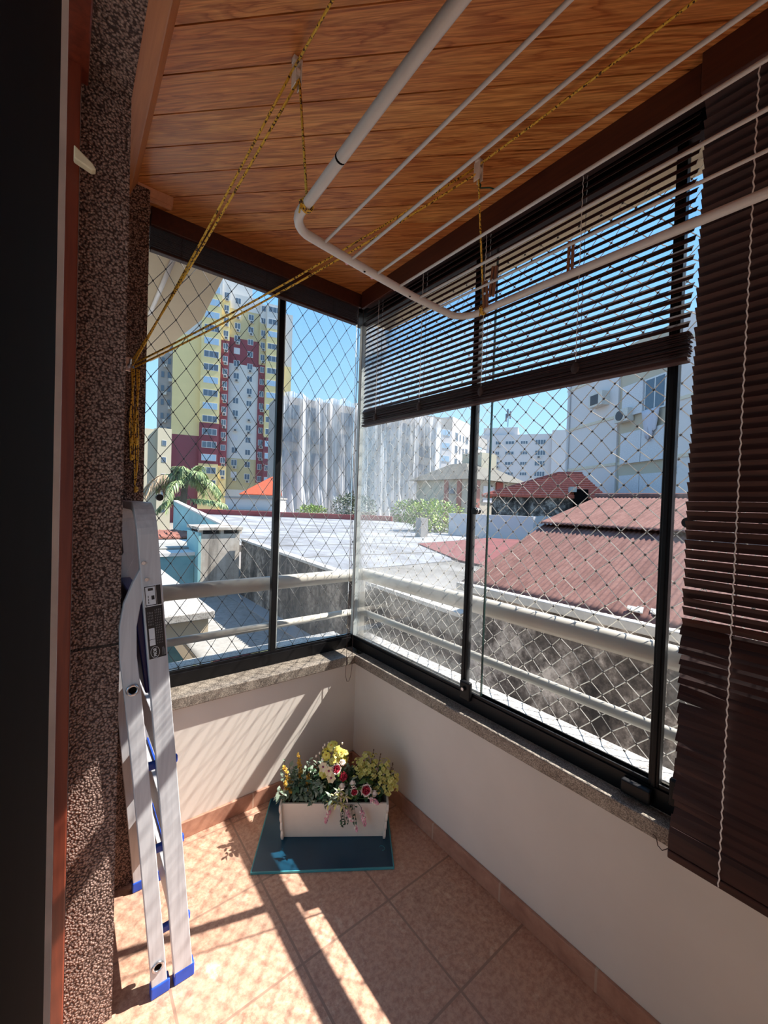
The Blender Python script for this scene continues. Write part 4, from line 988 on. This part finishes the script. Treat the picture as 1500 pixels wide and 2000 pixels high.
an = root('roof_antenna', far(57.4, 39.6, 13.9, SD), 'thin telecom antenna mast on the lilac block roof', 'antenna'); an.scale = (SD, SD, SD)
MB().tube([(0, 0, 1.3), (0, 0, 4.3)], .06, 6).build('mast', 'steelg', an, local=True)
for x, y, z in ((-.1, .3, 2.9), (.1, -.35, 3.3), (0, .1, 3.7)): MB().box(x-.1, x+.1, y-.1, y+.1, z-.7, z+.6).build('panel', 'steelg', an, local=True)
# brick and beige block with grey hip roof
br = root('beige_block', (26.95, 21.6, G), 'low beige and brick red block with a grey hipped roof', 'building')
MB().ext([(26.72, 24.6, G), (27.0, 21.75, G), (35, 21.8, G), (35, 29, G), (27.2, 29, G)], (0, 0, 7.4)).build('body', 'bb', br)
for x, y in ((26.7, 24.45), (26.83, 23.0), (26.95, 21.8)): MB().box(x-.05, x+.4, y-.3, y+.18, G, 3.9).build('brick_pier', 'brr', br)
for x in (27.2, 30.6): MB().box(x, x+1.0, 21.65, 21.9, G, 3.85).build('brick_pier', 'brr', br)
for x in (28.7, 29.6): MB().box(x, x+.7, 21.68, 21.8, 1.9, 3.4).build('shutter', 'shut', br)
MB().box(26.62, 26.8, 23.4, 24.0, 2.6, 3.1).build('window', 'pglass', br)
MB().hexa([(26.3, 21.2, 3.9), (35.5, 21.2, 3.9), (35.5, 29.5, 3.9), (26.4, 29.5, 3.9), (29.5, 24.5, 5.7), (33, 24.5, 5.7), (33, 26.5, 5.7), (29.5, 26.5, 5.7)]).build('hip_roof', 'hip', br)
MB().box(31.2, 33.6, 24.0, 26.5, 4.6, 6.9).build('roof_room', 'bc', br)
# tiled house
hs = root('tiled_house', (17.9, 10.6, G), 'house with red clay tile roof and mottled dark wall', 'house', yaw=R_(-55))
pan(hs, -1.6, 3.7, 0, z_(2.1), 0, 3.6, 'dwall', 'wall')
m = MB(); zz = z_(2.06)
E0, E1_, Rg0, Rg1 = (-2.1, -.3, zz), (4.0, -.3, zz), (1.9, 1.8, zz+1.35), (3.1, 1.8, zz+1.35)
m.poly([E0, E1_, Rg1, Rg0]); m.poly([E0, Rg0, (-2.1, 3.9, zz)]); m.poly([(-2.1, 3.9, zz), Rg0, Rg1, (4.0, 3.9, zz)]); m.poly([E1_, (4.0, 3.9, zz), Rg1])
m.build('roof', 'rtile', hs, local=True, solid=.08)
m = MB()
for k in range(11):
    f = (k+.5)/11; a = Vc(E0).lerp(Vc(Rg0), f); b_ = Vc(E1_).lerp(Vc(Rg1), f); m.tube([a+Vc((0, -.03, .04)), b_+Vc((0, -.03, .04))], .055, 5)
m.build('tile_courses', 'rtile', hs, local=True)
m = MB(); m.tube([Vc(E0), Vc(Rg0)+Vc((0, 0, .06)), Vc(Rg1)+Vc((0, 0, .06))], .1, 6); m.build('ridge_tiles', 'brr', hs, local=True)
pan(hs, 2.45, 3.05, z_(.4), z_(2.5), -.5, .3, 'dark', 'dark_opening'); pan(hs, 2.2, 2.5, z_(2.35), z_(2.6), -.6, .1, 'gut', 'downpipe_head')
# big white building
bgd = root('white_flats', (25.71, 12.59, G), 'big white block of flats on the right with air conditioners and drying cloth', 'building', yaw=math.atan2(-.8725, -.4885))
pan(bgd, 0, 22, 0, z_(10.7), .25, 10, 'bl', 'body')
for zc in (9.55, 6.85, 4.15, 1.45): pan(bgd, 0, 22, z_(zc-.09), z_(zc+.09), .18, .3, 'band', 'string_course')
pan(bgd, 0, 4.85, 0, z_(10.7), .08, .25, 'bl'); pan(bgd, 8.25, 22, 0, z_(10.7), .08, .25, 'bl')
for zc in (9.55, 6.85, 4.15, 1.45):
    pan(bgd, 0, 4.87, z_(zc-.08), z_(zc+.08), .03, .1, 'band', 'string_course'); pan(bgd, 8.23, 22, z_(zc-.08), z_(zc+.08), .03, .1, 'band', 'string_course')
pan(bgd, 4.85, 8.25, z_(4.3), z_(10.7), .2, .26, 'bb'); pan(bgd, 4.85, 8.25, z_(-1), z_(4.3), .2, .26, 'bb')
for zc in (7.55, 4.95, 2.6):
    pan(bgd, 5.2, 6.65, z_(zc-.85), z_(zc+.85), .05, .22, 'shut', 'shutter')
    if zc > 7: win(bgd, 7.35, z_(zc), 1.35, 1.7, .2, 2, ('frame', 'pglass'), .06)
    else: pan(bgd, 6.69, 8.1, z_(zc-.85), z_(zc+.85), .05, .22, 'shut', 'shutter')
acu(bgd, 3.55, z_(8.1), .08, 1.2, .8, .5)
ac = MB().box(5.0, 6.0, -.25, .15, z_(6.4), z_(7.1)).build('air_conditioner', 'acm', bgd, local=True)
MB().tube([(5.4, -.255, z_(6.75)), (5.4, -.29, z_(6.75))], .27, 18).build('fan_grille', 'acd', ac, local=True)
MB().tube([(.3, .0, .2), (.3, .0, z_(10.5))], .1, 8).build('downpipe', 'bl', bgd, local=True)
m = MB(); rows = []
for j in range(7):
    rows.append([m.v((6.75+.16*i+(.05*j if i < 3 else -.03*j*(i > 5)), -.05+.05*math.sin(i*1.9), z_(6.72)-(.28-.02*abs(i-2))*j)) for i in range(8)])
for A_, B_ in zip(rows, rows[1:]):
    for i in range(7): m.face((A_[i], A_[i+1], B_[i+1], B_[i]))
tw_ = m.build('hanging_cloth', 'towel', None, smooth=True, solid=.02)
tw_.location = bgd.location; tw_.rotation_euler = bgd.rotation_euler
tag(tw_, 'white cloth hung out to dry from the window of the white flats', 'cloth')
# small houses on the left
oh = root('orange_roofed_house', (14.3, 42.9, G), 'small house with bright orange tile roof in front of the tower', 'house', yaw=math.atan2(-2.0, 2.6))
pan(oh, 0, 3.0, 0, z_(2.0), 0, 3.4, 'bl', 'wall'); zz = z_(2.0)
m = MB(); m.poly([(-.4, -.4, zz), (3.3, -.4, zz), (3.3, 1.6, zz+2.1), (2.6, 1.6, zz+2.1)]); m.poly([(-.4, -.4, zz), (2.6, 1.6, zz+2.1), (-.4, 3.7, zz)]); m.poly([(-.4, 3.7, zz), (2.6, 1.6, zz+2.1), (3.3, 1.6, zz+2.1), (3.3, 3.7, zz)])
m.build('roof', 'otile', oh, local=True, solid=.1); pan(oh, -.3, 3.2, zz-.3, zz-.02, -.3, -.1, 'bg', 'fascia'); MB().ext([(3.0, 0, zz), (3.0, 3.4, zz), (3.0, 1.6, zz+2.0)], (.1, 0, 0)).build('gable', 'bl', oh, local=True)
wh = root('white_annex', (11.25, 39.28, G), 'low white annex with a window under the orange roof', 'house', yaw=math.atan2(-3.1, 3.96))
pan(wh, 0, 5, 0, z_(1.55), 0, 4, 'bl', 'wall'); pan(wh, -.1, 5.1, z_(1.55), z_(1.7), -.2, 4.2, 'bg', 'roof'); win(wh, 3.7, z_(-.1), 1.2, .8, 0, 2, ('frame', 'pgl2')); pan(wh, 0, 5, z_(.35), z_(.45), -.5, 0, 'bg', 'canopy')

# ------------------------------------------------------------------ plants outside
random.seed(5)
pt = root('palm_tree', (3.68, 22.3, G), 'palm tree with green and dry brown fronds beyond the teal wall', 'palm tree')
CZ = Vc((3.9, 22.3, 2.2))
MB().tube([(3.7, 22.3, G), (3.75, 22.3, -1), CZ], [.24, .2, .16], 10).build('trunk', 'bark', pt, smooth=True)
def frond(az, el, L, droop, mt, w=.5, c=CZ):
    d = Vc((math.cos(az), math.sin(az), 0)); pts = []
    for i in range(11):
        f = i/10; pts.append(c+d*L*(math.cos(el)*f)*(1-.12*f*f)+Vc((0, 0, L*(math.sin(el)*f-droop*f*f))))
    mb = MB(); mb.tube(pts, [.03*(1-.8*i/10) for i in range(11)], 5)
    for k in range(54):
        f = .12+.88*k/54; i = min(9, int(f*10)); q = pts[i].lerp(pts[i+1], f*10-i); t = (pts[i+1]-pts[i]).normalized(); sd = t.cross(Vc((0, 0, 1))).normalized()
        for s in (-1, 1): mb.leaf(q, sd*s*.8+t*.7+Vc((0, 0, -.35+random.uniform(-.2, .2))), w*(1-.5*abs(f-.45))*random.uniform(.75, 1.1), .055, 0, .45)
    mb.build('frond', mt, pt)
for k in range(22): frond(k*2.4+random.uniform(-.2, .2), R_(random.uniform(22, 82)), random.uniform(2.2, 3.1), random.uniform(.55, .95), 'palm', .62)
for k in range(6): frond(PI+.4-.35*k+random.uniform(-.2, .2), R_(random.uniform(25, 45)), 2.5, .9, 'pdry', .7, CZ+Vc((-.25, 0, .15)))
frond(-.7, R_(5), 2.6, .18, 'palm', .5, CZ+Vc((0, 0, -.9))); frond(-.2, R_(8), 2.4, .22, 'palm', .5, CZ+Vc((0, 0, -.9))); frond(2.4, R_(-5), 1.8, .4, 'palm', .5, CZ+Vc((0, 0, -.7)))
def bush(name, label, c, r, n, mt, ll=.16):
    o = root(name, (c[0], c[1], G), label, 'bush', 'bushes beyond the flat roof')
    MB().tube([(c[0], c[1], G), (c[0], c[1], c[2]-.2)], .08, 6).build('trunk', 'bark', o)
    mb = MB()
    for k in range(n):
        d = rnd().normalized(); f = random.random()**.35
        q = Vc((c[0]+d.x*r[0]*f, c[1]+d.y*r[1]*f, c[2]+d.z*r[2]*f)); mb.leaf(q, d+rnd(.7)+Vc((0, 0, .3)), ll*random.uniform(.6, 1.2), ll*.5)
    mb.build('foliage', mt, o)
bush('bright_bush', 'bright green bush behind the vent box on the flat roof', (12.4, 11.6, .9), (1.5, 1.3, .8), 1700, 'bush')
bush('grey_bush', 'tall grey green bush in front of the wrapped building', (21.6, 32.0, .9), (2.5, 1.9, 1.5), 1500, 'bushd', .3)
bush('low_bush', 'low bright bush left of the grey green bush', (17.6, 33.2, .35), (1.6, 1.2, .75), 900, 'bush', .26)
bush('side_bush', 'green bush seen through the dusty corner pane', (24.8, 27.3, .7), (1.9, 1.6, 1.2), 1200, 'bush', .28)
struct('ground', MB().box(-150, 170, -120, 200, G-.3, G), 'asph')

for k_ in 'gut bw bl bc by bo bm bg bb brr shut frame acm towel soff flat flat2 cgrey broof rail wgranite cwall dwall cbox teal pool rtile otile hip redp rroof band otl palm pdry bush bushd'.split():
    for nd in M[k_].node_tree.nodes:            # outdoor colours darkened to offset the raised exposure
        if nd.type == 'VALTORGB':
            for e_ in nd.color_ramp.elements: c_ = e_.color; e_.color = (c_[0]*.88, c_[1]*.88, c_[2]*.88, 1)
            break
# ------------------------------------------------------------------ light and camera
sun = bpy.data.lights.new('sun', 'SUN'); sun.energy = 5.0; sun.angle = R_(.53); sun.color = (1, .95, .88)
so = bpy.data.objects.new('sun', sun); col(so); so.location = (6, -3, 9)
so.rotation_euler = Vc((.635, -.198, .747)).to_track_quat('Z', 'Y').to_euler()
w = bpy.data.worlds.new('sky'); scn.world = w; w.use_nodes = True; nt = w.node_tree
bgn = nt.nodes['Background']; tc = nt.nodes.new('ShaderNodeTexCoord'); sx = nt.nodes.new('ShaderNodeSeparateXYZ'); rp = nt.nodes.new('ShaderNodeValToRGB')
nt.links.new(tc.outputs['Generated'], sx.inputs[0]); nt.links.new(sx.outputs[2], rp.inputs[0]); nt.links.new(rp.outputs[0], bgn.inputs[0])
e = rp.color_ramp.elements; e[0].position = 0; e[0].color = (.56, .80, .96, 1); e[1].position = 1; e[1].color = (.16, .38, .80, 1)
x = e.new(.12); x.color = (.42, .72, .96, 1)
x = e.new(.45); x.color = (.20, .49, .90, 1)
bgn.inputs[1].default_value = .52
cam = bpy.data.cameras.new('camera'); cam.sensor_fit = 'HORIZONTAL'; cam.sensor_width = 36; cam.lens = 36*792.97/1500; cam.clip_start = .003; cam.clip_end = 600
co = bpy.data.objects.new('camera', cam); col(co)
mt = Matrix(((.78496583, -.01484015, -.6193613, 0), (-.61862088, .03563256, -.78488121, 0), (.03371719, .99925477, .01878992, 0), (0, 0, 0, 1)))
mt.translation = (-1.25376, -1.79010, 1.40783); co.matrix_world = mt; scn.camera = co
vs = scn.view_settings; vs.view_transform = 'Standard'; vs.look = 'None'; vs.gamma = 1; vs.use_curve_mapping = False; vs.exposure = 1.4
scn.cycles.max_bounces = 10; scn.cycles.diffuse_bounces = 6; scn.cycles.transparent_max_bounces = 24; scn.cycles.glossy_bounces = 4
scn.cycles.use_denoising = True; scn.cycles.caustics_reflective = False; scn.cycles.caustics_refractive = False; scn.cycles.sample_clamp_indirect = 6
